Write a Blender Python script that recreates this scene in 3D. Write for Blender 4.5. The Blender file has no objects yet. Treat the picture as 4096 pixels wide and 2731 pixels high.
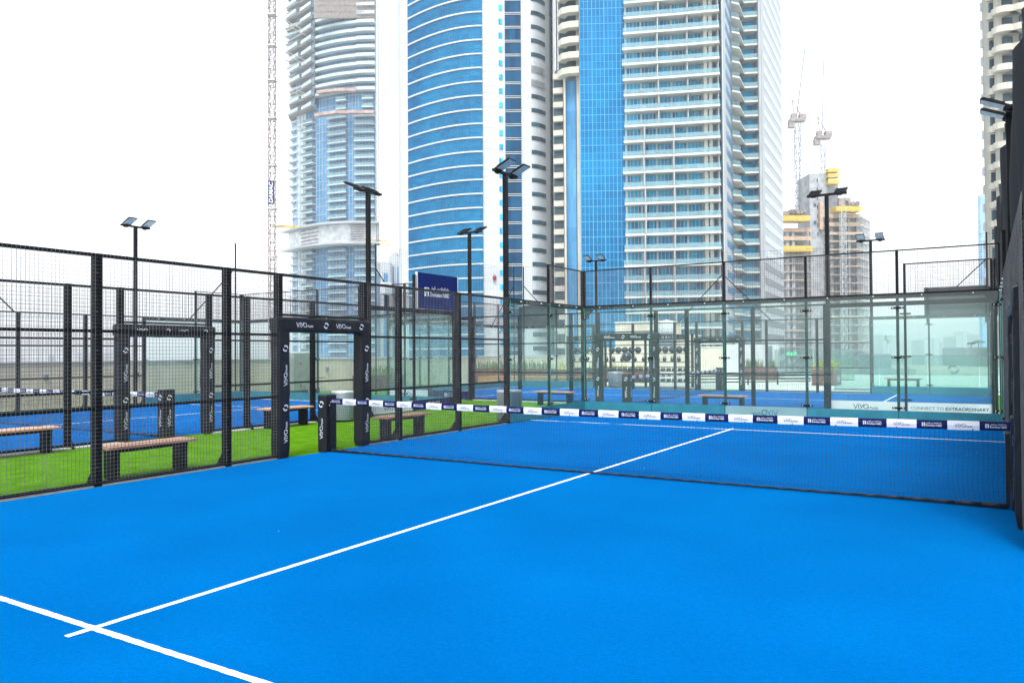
import bpy, math, random
from mathutils import Matrix, Vector
R_ = math.radians
random.seed(7)
S = bpy.context.scene
COL = S.collection

# ------------------------------------------------------------------ camera
cd = bpy.data.cameras.new("camera"); cam = bpy.data.objects.new("camera", cd); COL.objects.link(cam)
cd.sensor_width = 36.0; cd.lens = 3073.77 / 4096 * 36
cd.clip_start = 0.05; cd.clip_end = 9000
CX, CY, CZ = 4.717, -9.686, 1.6846
r_ = (0.85129, 0.52466, -0.00648); u_ = (0.013256, -0.009152, 0.99987); f_ = (-0.524528, 0.851266, 0.014746)
cam.matrix_world = Matrix(((r_[0], u_[0], -f_[0], CX), (r_[1], u_[1], -f_[1], CY), (r_[2], u_[2], -f_[2], CZ), (0, 0, 0, 1)))
S.camera = cam

# ------------------------------------------------------------------ light
SUN_EL, SUN_AZ = R_(60), R_(160)      # azimuth measured from +Y towards +X
w = bpy.data.worlds.new("World"); S.world = w; w.use_nodes = True
nt = w.node_tree; nt.nodes.clear()
sky = nt.nodes.new("ShaderNodeTexSky"); sky.sky_type = 'NISHITA'; sky.sun_disc = False
sky.sun_elevation = SUN_EL; sky.sun_rotation = SUN_AZ; sky.air_density = 1.0; sky.dust_density = 2.5; sky.ozone_density = 1.0
hsv = nt.nodes.new("ShaderNodeHueSaturation"); hsv.inputs['Saturation'].default_value = 0.22; hsv.inputs['Value'].default_value = 1.0
bg = nt.nodes.new("ShaderNodeBackground"); bg.inputs[1].default_value = 0.15
out = nt.nodes.new("ShaderNodeOutputWorld")
nt.links.new(sky.outputs[0], hsv.inputs['Color']); nt.links.new(hsv.outputs[0], bg.inputs[0]); nt.links.new(bg.outputs[0], out.inputs[0])
sl = bpy.data.lights.new("sun", 'SUN'); sl.energy = 1.5; sl.angle = R_(14); sl.color = (1.0, 0.96, 0.90)
so = bpy.data.objects.new("sun", sl); COL.objects.link(so)
sd = Vector((math.sin(SUN_AZ) * math.cos(SUN_EL), math.cos(SUN_AZ) * math.cos(SUN_EL), math.sin(SUN_EL)))
so.rotation_euler = sd.to_track_quat('Z', 'Y').to_euler(); so.location = (30, -20, 60)
S.view_settings.view_transform = 'Standard'; S.view_settings.look = 'None'
S.view_settings.exposure = 1.7; S.view_settings.gamma = 1.0
S.render.engine = 'CYCLES'
S.cycles.transparent_max_bounces = 48; S.cycles.max_bounces = 6; S.cycles.volume_bounces = 0
S.cycles.use_denoising = True

# ------------------------------------------------------------------ helpers
def tag(o, label=None, cat=None, group=None, kind=None):
    if label: o['label'] = label
    if cat: o['category'] = cat
    if group: o['group'] = group
    if kind: o['kind'] = kind
    return o
def thing(name, label, cat, loc=(0, 0, 0), rz=0.0, group=None):
    o = bpy.data.objects.new(name, None); COL.objects.link(o); o.empty_display_size = 0.2
    o.location = loc; o.rotation_euler = (0, 0, rz)
    return tag(o, label, cat, group)
def copy_tree(o, parent=None):
    c = o.copy(); COL.objects.link(c)
    if parent is not None:
        c.parent = parent; c.matrix_parent_inverse = o.matrix_parent_inverse.copy()
    for ch in list(KIDS.get(o.name, [])): copy_tree(ch, c); 
    return c
KIDS = {}
def dup(root, loc, rz=0.0, label=None, group=None):
    def rec(o, p):
        c = o.copy(); COL.objects.link(c)
        if p is not None: c.parent = p
        kids = [rec(k, c) for k in KIDS.get(o.name, [])]
        KIDS[c.name] = kids
        return c
    r = rec(root, None); r.location = loc; r.rotation_euler = (0, 0, rz)
    if label: r['label'] = label
    if group: r['group'] = group
    return r

class MB:
    def __init__(s): s.v = []; s.f = []; s.m = []; s.mi = 0; s.sm = []
    def geo(s, V, F, M=None, mi=None, smooth=False):
        b = len(s.v)
        if M is None: s.v.extend(V)
        else: s.v.extend([tuple(M @ Vector(p)) for p in V])
        for f in F: s.f.append(tuple(b + i for i in f)); s.m.append(s.mi if mi is None else mi); s.sm.append(smooth)
        return s
    def box(s, x0, x1, y0, y1, z0, z1, mi=None, M=None):
        V = [(x0, y0, z0), (x1, y0, z0), (x1, y1, z0), (x0, y1, z0), (x0, y0, z1), (x1, y0, z1), (x1, y1, z1), (x0, y1, z1)]
        F = [(0, 3, 2, 1), (4, 5, 6, 7), (0, 1, 5, 4), (1, 2, 6, 5), (2, 3, 7, 6), (3, 0, 4, 7)]
        return s.geo(V, F, M, mi)
    def rbox(s, x0, x1, y0, y1, z0, z1, b, mi=None, M=None):
        # box with its vertical edges and top and bottom rims chamfered by b
        def ring(i, z): return [(x0 + i + (b if k else 0) * 0, 0, 0) for k in ()]
        def oct_(e, z):
            X0, X1, Y0, Y1 = x0 + e, x1 - e, y0 + e, y1 - e
            return [(X0 + b, Y0, z), (X1 - b, Y0, z), (X1, Y0 + b, z), (X1, Y1 - b, z), (X1 - b, Y1, z), (X0 + b, Y1, z), (X0, Y1 - b, z), (X0, Y0 + b, z)]
        L = [oct_(b * .6, z0), oct_(0, z0 + b), oct_(0, z1 - b), oct_(b * .6, z1)]
        V = [p for l in L for p in l]; F = [tuple(range(7, -1, -1)), tuple(range(24, 32))]
        for k in range(3):
            for i in range(8):
                j = (i + 1) % 8; F.append((k * 8 + i, k * 8 + j, k * 8 + 8 + j, k * 8 + 8 + i))
        return s.geo(V, F, M, mi)
    def bar(s, a, b, r, n=4, mi=None, caps=True, r2=None):
        a = Vector(a); b = Vector(b); d = b - a
        if d.length < 1e-6: return s
        d.normalize(); up = Vector((0, 0, 1)) if abs(d.z) < .95 else Vector((1, 0, 0))
        x = d.cross(up).normalized(); y = d.cross(x)
        if r2 is None: r2 = r
        V = []; ph = math.pi / 4 if n == 4 else 0
        for p, rr in ((a, r), (b, r2)):
            for i in range(n):
                t = ph + 2 * math.pi * i / n; q = p + x * (math.cos(t) * rr) + y * (math.sin(t) * rr); V.append(tuple(q))
        F = [(i, (i + 1) % n, n + (i + 1) % n, n + i) for i in range(n)]
        if caps: F += [tuple(range(n - 1, -1, -1)), tuple(range(n, 2 * n))]
        return s.geo(V, F, None, mi, n > 6)
    def prism(s, P, z0, z1, mi=None, M=None):
        n = len(P); V = [(p[0], p[1], z0) for p in P] + [(p[0], p[1], z1) for p in P]
        F = [tuple(range(n - 1, -1, -1)), tuple(range(n, 2 * n))] + [(i, (i + 1) % n, n + (i + 1) % n, n + i) for i in range(n)]
        return s.geo(V, F, M, mi)
    def strip(s, P, off0, off1, z0, z1, mi=None):
        """a band that follows plan path P, from off0 to off1 metres in front of it (front = -y side)"""
        A = offset(P, off1); B = offset(P, off0)
        return s.prism(A + B[::-1], z0, z1, mi)
    def ball(s, c, r, nu=14, nv=9, mi=None, sc=(1, 1, 1)):
        V = []; F = []
        for j in range(nv + 1):
            t = math.pi * j / nv
            for i in range(nu):
                a = 2 * math.pi * i / nu
                V.append((c[0] + sc[0] * r * math.sin(t) * math.cos(a), c[1] + sc[1] * r * math.sin(t) * math.sin(a), c[2] + sc[2] * r * math.cos(t)))
        for j in range(nv):
            for i in range(nu):
                k = (i + 1) % nu; F.append((j * nu + i, (j + 1) * nu + i, (j + 1) * nu + k, j * nu + k))
        return s.geo(V, F, None, mi, True)
    def lathe(s, prof, n=28, mi=None, c=(0, 0)):
        V = []; F = []
        for (r, z) in prof:
            for i in range(n):
                a = 2 * math.pi * i / n; V.append((c[0] + r * math.cos(a), c[1] + r * math.sin(a), z))
        for j in range(len(prof) - 1):
            for i in range(n):
                k = (i + 1) % n; F.append((j * n + i, j * n + k, (j + 1) * n + k, (j + 1) * n + i))
        return s.geo(V, F, None, mi, True)
    def build(s, name, mats, parent=None):
        me = bpy.data.meshes.new(name); me.from_pydata(s.v, [], s.f)
        if not isinstance(mats, (list, tuple)): mats = [mats]
        for m in mats: me.materials.append(m)
        me.polygons.foreach_set('material_index', s.m)
        me.polygons.foreach_set('use_smooth', s.sm)
        me.update()
        o = bpy.data.objects.new(name, me); COL.objects.link(o)
        if parent is not None:
            o.parent = parent; KIDS.setdefault(parent.name, []).append(o)
        return o
def offset(P, d):
    out = []
    n = len(P)
    for i, p in enumerate(P):
        a = P[max(0, i - 1)]; b = P[min(n - 1, i + 1)]
        tx, ty = b[0] - a[0], b[1] - a[1]; l = math.hypot(tx, ty) or 1
        out.append((p[0] + ty / l * d, p[1] - tx / l * d))
    return out
def lerp(a, b, t): return a + (b - a) * t

# ------------------------------------------------------------------ materials
def mat(name, col, rough=.6, metal=0.0, spec=.22, noise=0.0, nscale=8.0, bump=0.0, bscale=60.0, col2=None, coord='Object', stretch=None, detail=4, ramp=(.35, .65)):
    m = bpy.data.materials.new(name); m.use_nodes = True; n = m.node_tree; p = n.nodes['Principled BSDF']
    p.inputs['Base Color'].default_value = (*col, 1); p.inputs['Roughness'].default_value = rough
    p.inputs['Metallic'].default_value = metal; p.inputs['Specular IOR Level'].default_value = spec
    tc = n.nodes.new('ShaderNodeTexCoord'); src = tc.outputs[coord]
    if stretch:
        mp = n.nodes.new('ShaderNodeMapping'); mp.inputs['Scale'].default_value = stretch; n.links.new(src, mp.inputs[0]); src = mp.outputs[0]
    if noise or col2:
        t = n.nodes.new('ShaderNodeTexNoise'); t.inputs['Scale'].default_value = nscale; t.inputs['Detail'].default_value = detail
        n.links.new(src, t.inputs['Vector'])
        rp = n.nodes.new('ShaderNodeValToRGB'); rp.color_ramp.elements[0].position = ramp[0]; rp.color_ramp.elements[1].position = ramp[1]
        c2 = col2 or tuple(min(1, c * (1 + noise)) for c in col); c1 = col if col2 else tuple(c * (1 - noise) for c in col)
        rp.color_ramp.elements[0].color = (*c1, 1); rp.color_ramp.elements[1].color = (*c2, 1)
        n.links.new(t.outputs['Fac'], rp.inputs[0]); n.links.new(rp.outputs[0], p.inputs['Base Color'])
    if bump:
        t2 = n.nodes.new('ShaderNodeTexNoise'); t2.inputs['Scale'].default_value = bscale; t2.inputs['Detail'].default_value = 6
        n.links.new(src, t2.inputs['Vector'])
        b = n.nodes.new('ShaderNodeBump'); b.inputs['Strength'].default_value = bump; b.inputs['Distance'].default_value = .02
        n.links.new(t2.outputs['Fac'], b.inputs['Height']); n.links.new(b.outputs[0], p.inputs['Normal'])
    return m
def glass_mat(name, tint, refl=.9, rough=.0, ior=1.45, veil=0.0, veilcol=(.5, .8, .78)):
    """thin architectural sheet: tinted see-through plus a fresnel mirror"""
    m = bpy.data.materials.new(name); m.use_nodes = True; n = m.node_tree; n.nodes.clear()
    o = n.nodes.new('ShaderNodeOutputMaterial'); t = n.nodes.new('ShaderNodeBsdfTransparent'); t.inputs[0].default_value = (*tint, 1)
    g = n.nodes.new('ShaderNodeBsdfGlossy'); g.inputs['Roughness'].default_value = rough; g.inputs[0].default_value = (refl, refl, refl, 1)
    f = n.nodes.new('ShaderNodeFresnel'); f.inputs[0].default_value = ior
    mx = n.nodes.new('ShaderNodeMixShader'); n.links.new(f.outputs[0], mx.inputs[0])
    base = t.outputs[0]
    if veil:
        d = n.nodes.new('ShaderNodeBsdfDiffuse'); d.inputs[0].default_value = (*veilcol, 1)
        m2 = n.nodes.new('ShaderNodeMixShader'); m2.inputs[0].default_value = veil
        n.links.new(base, m2.inputs[1]); n.links.new(d.outputs[0], m2.inputs[2]); base = m2.outputs[0]
    n.links.new(base, mx.inputs[1]); n.links.new(g.outputs[0], mx.inputs[2]); n.links.new(mx.outputs[0], o.inputs[0])
    return m
def pane_mat(name, colA, colB, cw, ch, rough=.12, spec=.5, metal=0.0, jit=.5, axes='xz'):
    """facade glass: each pane (cw x ch metres) takes its own tone between colA and colB"""
    m = bpy.data.materials.new(name); m.use_nodes = True; n = m.node_tree; p = n.nodes['Principled BSDF']
    p.inputs['Roughness'].default_value = rough; p.inputs['Specular IOR Level'].default_value = spec; p.inputs['Metallic'].default_value = metal
    p.inputs['Specular Tint'].default_value = (.05, .5, 1.0, 1)
    tc = n.nodes.new('ShaderNodeTexCoord'); mp = n.nodes.new('ShaderNodeMapping'); mp.inputs['Scale'].default_value = (1 / cw, 1 / cw if axes == 'xyz' else .001, 1 / ch)
    n.links.new(tc.outputs['Object'], mp.inputs[0])
    sn = n.nodes.new('ShaderNodeVectorMath'); sn.operation = 'FLOOR'; n.links.new(mp.outputs[0], sn.inputs[0])
    wn = n.nodes.new('ShaderNodeTexWhiteNoise'); n.links.new(sn.outputs[0], wn.inputs[0])
    ns = n.nodes.new('ShaderNodeTexNoise'); ns.inputs['Scale'].default_value = .06; ns.inputs['Detail'].default_value = 3; n.links.new(tc.outputs['Object'], ns.inputs['Vector'])
    mm = n.nodes.new('ShaderNodeMath'); mm.operation = 'MULTIPLY_ADD'; mm.inputs[1].default_value = jit; n.links.new(wn.outputs[0], mm.inputs[0])
    m3 = n.nodes.new('ShaderNodeMath'); m3.operation = 'MULTIPLY_ADD'; m3.inputs[1].default_value = 1.6; m3.inputs[2].default_value = -.55
    n.links.new(ns.outputs[0], m3.inputs[0]); n.links.new(m3.outputs[0], mm.inputs[2])
    cl = n.nodes.new('ShaderNodeClamp'); n.links.new(mm.outputs[0], cl.inputs[0])
    mx = n.nodes.new('ShaderNodeMix'); mx.data_type = 'RGBA'; mx.inputs[6].default_value = (*colA, 1); mx.inputs[7].default_value = (*colB, 1)
    n.links.new(cl.outputs[0], mx.inputs[0]); n.links.new(mx.outputs[2], p.inputs['Base Color'])
    return m

TURF = mat("blue_turf", (.0, .058, .232), .95, spec=.0, col2=(.0, .079, .290), nscale=.55, bump=.9, bscale=90, coord='Object', detail=8, ramp=(.3, .7))
# fine grain of the turf pile mixed over the broad patches
def add_grain(m, scale, amount):
    n = m.node_tree; p = n.nodes['Principled BSDF']; l = p.inputs['Base Color'].links[0]; src = l.from_socket
    tc = [x for x in n.nodes if x.type == 'TEX_COORD'][0]
    t = n.nodes.new('ShaderNodeTexNoise'); t.inputs['Scale'].default_value = scale; t.inputs['Detail'].default_value = 3; t.inputs['Roughness'].default_value = .7
    n.links.new(tc.outputs['Object'], t.inputs['Vector'])
    rp = n.nodes.new('ShaderNodeMapRange'); rp.inputs['From Min'].default_value = .3; rp.inputs['From Max'].default_value = .7
    rp.inputs['To Min'].default_value = 1 - amount; rp.inputs['To Max'].default_value = 1 + amount; n.links.new(t.outputs['Fac'], rp.inputs[0])
    v = n.nodes.new('ShaderNodeVectorMath'); v.operation = 'SCALE'; n.links.new(src, v.inputs[0]); n.links.new(rp.outputs[0], v.inputs['Scale'])
    n.links.new(v.outputs[0], p.inputs['Base Color'])
tp_ = TURF.node_tree.nodes['Principled BSDF']; tp_.inputs['Sheen Weight'].default_value = .22; tp_.inputs['Sheen Roughness'].default_value = .35; tp_.inputs['Sheen Tint'].default_value = (0, .42, .8, 1)
add_grain(TURF, 26, .13); add_grain(TURF, 90, .16)
GRASS = mat("green_turf", (.052, .150, .004), .95, spec=.0, col2=(.078, .200, .008), nscale=3.0, bump=1.0, bscale=120, detail=8)
add_grain(GRASS, 40, .35)
LINE = mat("white_line", (.62, .66, .68), .8, noise=.06, nscale=30, bump=.3, bscale=150)
CONC = mat("pale_concrete", (.36, .35, .31), .85, noise=.12, nscale=.8, bump=.2, bscale=20)
DECK = mat("pale_deck", (.40, .46, .42), .7, noise=.08, nscale=1.5)
KERB = mat("kerb_stone", (.34, .35, .35), .8, noise=.15, nscale=6)
BLACK = mat("black_paint", (.004, .0045, .0055), .5, spec=.10, noise=.3, nscale=9)
BLACKM = mat("black_wire", (.012, .012, .013), .5, spec=.3, noise=.2, nscale=3)
WIRE = mat("grey_wire", (.10, .104, .11), .42, metal=.2, noise=.3, nscale=5)
CORD = mat("net_cord", (.012, .015, .022), .8, spec=.2, noise=.3, nscale=20)
PAD = mat("pad_vinyl", (.006, .0075, .011), .45, spec=.2, noise=.25, nscale=5, bump=.35, bscale=7, stretch=(1, 1, .35))
NAVY = mat("navy_print", (.002, .006, .055), .6, spec=.08, noise=.12, nscale=4)
SIGNB = mat("sign_blue", (.0, .009, .085), .6, spec=.04, noise=.1, nscale=2)
WHITE = mat("white_print", (.48, .52, .60), .6, noise=.03, nscale=5)
INK = mat("dark_ink", (.02, .025, .05), .6, noise=.1)
GREYINK = mat("grey_ink", (.16, .17, .19), .6, noise=.1)
BOLT = mat("bolt_steel", (.55, .56, .57), .35, metal=.7, noise=.1)
WOOD = mat("bench_wood", (.28, .14, .08), .5, col2=(.42, .26, .18), nscale=3, stretch=(1.2, 14, 14), bump=.2, bscale=8)
BINM = mat("bin_steel", (.17, .215, .25), .35, metal=.35, noise=.12, nscale=3)
FLOOD = mat("flood_glass", (.50, .56, .60), .25, spec=.6, noise=.12, nscale=20)
FABRIC = mat("dark_shade_fabric", (.014, .015, .018), .85, spec=.2, noise=.4, nscale=1.2, stretch=(1, 1, .15), bump=.3, bscale=4)
TEAL = mat("teal_film", (.018, .14, .18), .5, noise=.10, nscale=3)
PALEF = mat("pale_film", (.14, .25, .26), .5, noise=.06, nscale=3)
BEIGE = mat("beige_render", (.50, .46, .38), .85, noise=.10, nscale=1.2)
BROWN = mat("brown_planter", (.12, .05, .035), .7, noise=.2, nscale=4)
TIMBER = mat("timber_deck", (.30, .18, .07), .6, noise=.25, nscale=3, stretch=(1, 8, 8))
COPE = mat("white_coping", (.45, .48, .49), .6, noise=.06, nscale=3)
RED = mat("red_pipe", (.20, .02, .03), .4, noise=.15)
GREENS = mat("exit_green", (.0, .42, .16), .5, noise=.05)
LEAFY = mat("leaf_yellow_green", (.20, .26, .01), .7, col2=(.42, .42, .015), nscale=6)
LEAFG = mat("leaf_grey_green", (.07, .12, .035), .7, col2=(.14, .20, .05), nscale=6)
SOIL = mat("soil", (.06, .04, .03), .9, noise=.3)
RUBBER = mat("black_rubber", (.006, .006, .007), .28, spec=.6, noise=.3)
GLASS = glass_mat("court_glass", (.85, .94, .925), veil=.075, veilcol=(.34, .55, .52))
GEDGE = mat("glass_edge", (.06, .22, .20), .2, spec=.7, noise=.1)
BALG = glass_mat("balustrade_glass", (.78, .88, .86), veil=.12, veilcol=(.35, .50, .48))
TRAIL = glass_mat("tower_rail_glass", (.62, .80, .84), veil=.30, veilcol=(.26, .46, .52))

# ------------------------------------------------------------------ lettering (real raised print, a millimetre thick)
def text_geo(txt, size=1.0, shear=0.0, bold=0.0, spacing=1.0):
    cu = bpy.data.curves.new('tmp', 'FONT'); cu.body = txt; cu.size = size; cu.shear = shear; cu.offset = bold; cu.space_character = spacing
    cu.resolution_u = 3; cu.align_x = 'LEFT'
    o = bpy.data.objects.new('tmp', cu); COL.objects.link(o)
    dg = bpy.context.evaluated_depsgraph_get(); dg.update()
    me = bpy.data.meshes.new_from_object(o.evaluated_get(dg))
    V = [tuple(v.co) for v in me.vertices]; F = [tuple(p.vertices) for p in me.polygons]
    bpy.data.objects.remove(o); bpy.data.curves.remove(cu); bpy.data.meshes.remove(me)
    return V, F
def bounds(V):
    xs = [v[0] for v in V]; ys = [v[1] for v in V]
    return min(xs), max(xs), min(ys), max(ys)
def stroke(V, F, pts, w, closed=False):
    n = len(pts)
    for i in range(n if closed else n - 1):
        a = pts[i]; b = pts[(i + 1) % n]; dx, dy = b[0] - a[0], b[1] - a[1]; l = math.hypot(dx, dy) or 1
        nx, ny = -dy / l * w / 2, dx / l * w / 2; ex, ey = dx / l * w * .25, dy / l * w * .25; k = len(V)
        V += [(a[0] + nx - ex, a[1] + ny - ey, 0), (a[0] - nx - ex, a[1] - ny - ey, 0), (b[0] - nx + ex, b[1] - ny + ey, 0), (b[0] + nx + ex, b[1] + ny + ey, 0)]
        F.append((k, k + 1, k + 2, k + 3))
def arc(cx, cy, r, a0, a1, n=14, ry=None):
    return [(cx + r * math.cos(R_(lerp(a0, a1, i / n))), cy + (ry or r) * math.sin(R_(lerp(a0, a1, i / n)))) for i in range(n + 1)]
def viya_geo():
    V = []; F = []; t = .14
    stroke(V, F, [(0, 1), (.40, 0)], t); stroke(V, F, [(.40, 0), (.80, 1)], t)
    stroke(V, F, [(1.02, 0), (1.02, 1)], t)
    stroke(V, F, [(1.24, 1), (1.62, .42)], t); stroke(V, F, [(2.04, 1), (1.36, -.05)], t)
    stroke(V, F, arc(2.50, .5, .46, 0, 350, 18), t, True); stroke(V, F, [(2.95, .6), (2.95, 0)], t)
    P, Q = text_geo("Padel", .78, bold=.008)
    k = len(V); V += [(p[0] + 3.25, p[1], 0) for p in P]; F += [tuple(k + i for i in f) for f in Q]
    x0, x1, y0, y1 = bounds(V)
    return [(p[0] - (x0 + x1) / 2, p[1] - .5, 0) for p in V], F, (x1 - x0)
def ring_geo():
    V = []; F = []
    for a0, c in ((70, (.06, .05)), (250, (-.06, -.05))):
        A = [(c[0] + .5 * math.cos(R_(a)), c[1] + .5 * math.sin(R_(a))) for a in range(a0 - 75, a0 + 80, 15)]
        B = [(c[0] + .29 * math.cos(R_(a)), c[1] + .29 * math.sin(R_(a))) for a in range(a0 - 75, a0 + 80, 15)]
        k = len(V); n = len(A); V += [(p[0], p[1], 0) for p in A + B]
        F += [(k + i, k + i + 1, k + n + i + 1, k + n + i) for i in range(n - 1)]
    return V, F
VIYA_V, VIYA_F, VIYA_W = viya_geo()
RING_V, RING_F = ring_geo()
ARAB = "\ufef2\ufee8\ufec3\ufeee\ufedf\u0627 \ufef2\ufe91\u062f \u062a\u0627\u0631\ufe8e\ufee3\ufef9\u0627 \ufeda\ufee8\ufe91"
def nbd_geo():
    """returns two layers: white shapes, navy shapes on top (flame inside the box)"""
    V = []; F = []
    V += [(0, 0, 0), (.78, 0, 0), (.78, 1, 0), (0, 1, 0)]; F.append((0, 1, 2, 3))
    P, Q = text_geo("Emirates NBD", .62, bold=.012)
    k = len(V); V += [(p[0] + .98, p[1] + .06, 0) for p in P]; F += [tuple(k + i for i in f) for f in Q]
    P, Q = text_geo(ARAB, .56, bold=.010)
    a, b, c, d = bounds(P); sx = 3.55 / max(.1, b - a)
    k = len(V); V += [((p[0] - a) * sx + .98, p[1] + .66 - c * .4, 0) for p in P]; F += [tuple(k + i for i in f) for f in Q]
    W = []; G = []
    stroke(W, G, arc(.62, .5, .42, 105, 255, 8, .44), .09); stroke(W, G, arc(.74, .48, .36, 110, 250, 8, .42), .07)
    stroke(W, G, arc(.14, .42, .36, -60, 55, 8, .46), .08)
    x0, x1, y0, y1 = bounds(V); cx = (x0 + x1) / 2
    return [(p[0] - cx, p[1] - .5, 0) for p in V], F, [(p[0] - cx, p[1] - .5, 0) for p in W], G, x1 - x0
NBD_V, NBD_F, NBDN_V, NBDN_F, NBD_W = nbd_geo()
def frame(o, xdir, ydir, s):
    """matrix putting unit artwork (x right, y up) at o with text running along xdir"""
    x = Vector(xdir).normalized(); y = Vector(ydir).normalized(); z = x.cross(y)
    return Matrix(((x.x * s, y.x * s, z.x * s, o[0]), (x.y * s, y.y * s, z.y * s, o[1]), (x.z * s, y.z * s, z.z * s, o[2]), (0, 0, 0, 1)))

# ------------------------------------------------------------------ wire mesh panel in the local x-z plane
def wires(mb, x0, x1, z0, z1, y, pitch=.05, r=.0022):
    nx = max(1, round((x1 - x0) / pitch)); nz = max(1, round((z1 - z0) / pitch))
    for i in range(nx + 1):
        x = lerp(x0, x1, i / nx); mb.box(x - r, x + r, y - r, y + r, z0, z1)
    for j in range(nz + 1):
        z = lerp(z0, z1, j / nz); mb.box(x0, x1, y - 3 * r, y - r, z - r, z + r)
    return mb

# side fence: local x along the fence, +y towards the court (mesh on that face), origin at net line
def side_fence(label, loc, rz, group, bays=(-6, -4, -2, -1, 1, 2, 4, 6), pitch=.05, r=.0019):
    t = thing('mesh_fence', label, 'fence', loc, rz, group)
    for u in bays:
        m = MB(); m.box(u - .05, u + .05, -.10, 0, 0.0, 3.0)
        if abs(u) != 1:
            m.box(u - .006, u + .006, -.28, -.10, .0, .02); m.geo([(u - .006, -.10, 0), (u - .006, -.30, 0), (u - .006, -.10, .26), (u + .006, -.10, 0), (u + .006, -.30, 0), (u + .006, -.10, .26)],
                  [(0, 1, 2), (5, 4, 3), (0, 3, 4, 1), (1, 4, 5, 2), (2, 5, 3, 0)])
        p = m.build('fence_post', BLACK, t)
        b = MB()
        for z in (.25, .75, 1.25, 1.75, 2.25, 2.75): b.bar((u + .02, 0, z), (u + .02, .008, z), .010, 6)
        b.build('bolt', WIRE, p)
    for a, b in zip(bays[:-1], bays[1:]):
        door = (a == -1 and b == 1)
        zs = [(2.33, 3.0)] if door else [(.05, 1.0), (1.0, 2.0), (2.0, 3.0)]
        m = MB()
        for z0, z1 in zs: wires(m, a + .0, b - .0, z0, z1, .012, pitch, r)
        m.build('mesh_panel', WIRE, t)
        for z in ([2.33, 2.98] if door else [.045, 1.0, 2.0, 2.98]):
            m = MB(); m.box(a + .05, b - .05, -.045, -.003, z - .02, z + .02); m.build('rail', BLACK, t)
    for a, b in ((bays[0], -1), (1, bays[-1])): m = MB(); m.box(a, b, -.20, -.012, -.005, .016); m.build('base_strip', KERB, t)
    return t

def lettered(mb, o, xdir, ydir, h, kind, mi=0):
    if kind == 'viya': mb.geo(VIYA_V, VIYA_F, frame(o, xdir, ydir, h), mi)
    elif kind == 'ring': mb.geo(RING_V, RING_F, frame(o, xdir, ydir, h), mi)
def pad_wrinkle(mb, x0, x1, y0, y1, z0, z1, n, amp, seed):
    """soft padded sleeve: a closed tube of rounded section whose skin puckers"""
    rnd = random.Random(seed); horiz = (x1 - x0) > (z1 - z0)
    V = []; F = []; K = 16
    for i in range(n + 1):
        t = i / n; a = 1 - amp * .6 * (rnd.random()) - (.12 if i in (0, n) else 0)
        for k in range(K):
            th = 2 * math.pi * k / K + math.pi / K
            c, s_ = math.cos(th), math.sin(th); q = .28
            c = math.copysign(abs(c) ** q, c); s_ = math.copysign(abs(s_) ** q, s_)
            j = 1 - amp * rnd.random()
            if horiz: V.append((lerp(x0, x1, t), (y0 + y1) / 2 + c * a * j * (y1 - y0) / 2, (z0 + z1) / 2 + s_ * a * j * (z1 - z0) / 2))
            else: V.append(((x0 + x1) / 2 + c * a * j * (x1 - x0) / 2, (y0 + y1) / 2 + s_ * a * j * (y1 - y0) / 2, lerp(z0, z1, t)))
    for i in range(n):
        for k in range(K): l = (k + 1) % K; F.append((i * K + k, i * K + l, (i + 1) * K + l, (i + 1) * K + k))
    F += [tuple(range(K - 1, -1, -1)), tuple(range(n * K, n * K + K))]
    mb.geo(V, F, None, 0, False)
def entrance_frame(label, loc, rz, group):
    t = thing('padded_entrance_frame', label, 'padded frame', loc, rz, group)
    y0, y1 = -.17, .07
    for sgn in (-1, 1):
        m = MB(); x0, x1 = (sgn * 1.08, sgn * .84) if sgn < 0 else (.84, 1.08)
        pad_wrinkle(m, x0, x1, y0, y1, .01, 2.28, 22, .045, 3 + sgn)
        p = m.build('side_pad', PAD, t)
        l = MB(); xc = sgn * .96
        for yy, d in ((y1 + .006, -1), (y0 - .006, 1)):
            for z in (.42, 1.34): lettered(l, (xc, yy, z), (0, 0, 1), (-d, 0, 0), .068, 'viya')
            for z in (.82, 1.78): lettered(l, (xc, yy, z), (d, 0, 0), (0, 0, 1), .095, 'ring')
        l.build('lettering', WHITE, p)
    m = MB(); pad_wrinkle(m, -1.09, 1.09, y0 - .003, y1 + .003, 2.04, 2.30, 20, .045, 9)
    p = m.build('top_pad', PAD, t); l = MB()
    for yy, d in ((y1 + .010, -1), (y0 - .010, 1)):
        for k, x in enumerate((-.55, -.06, .36, .82)):
            X = x * d
            if k % 2: lettered(l, (X, yy, 2.17), (d, 0, 0), (0, 0, 1), .095, 'ring')
            else: lettered(l, (X, yy, 2.17), (d, 0, 0), (0, 0, 1), .074, 'viya')
    l.build('lettering', WHITE, p)
    return t

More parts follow.
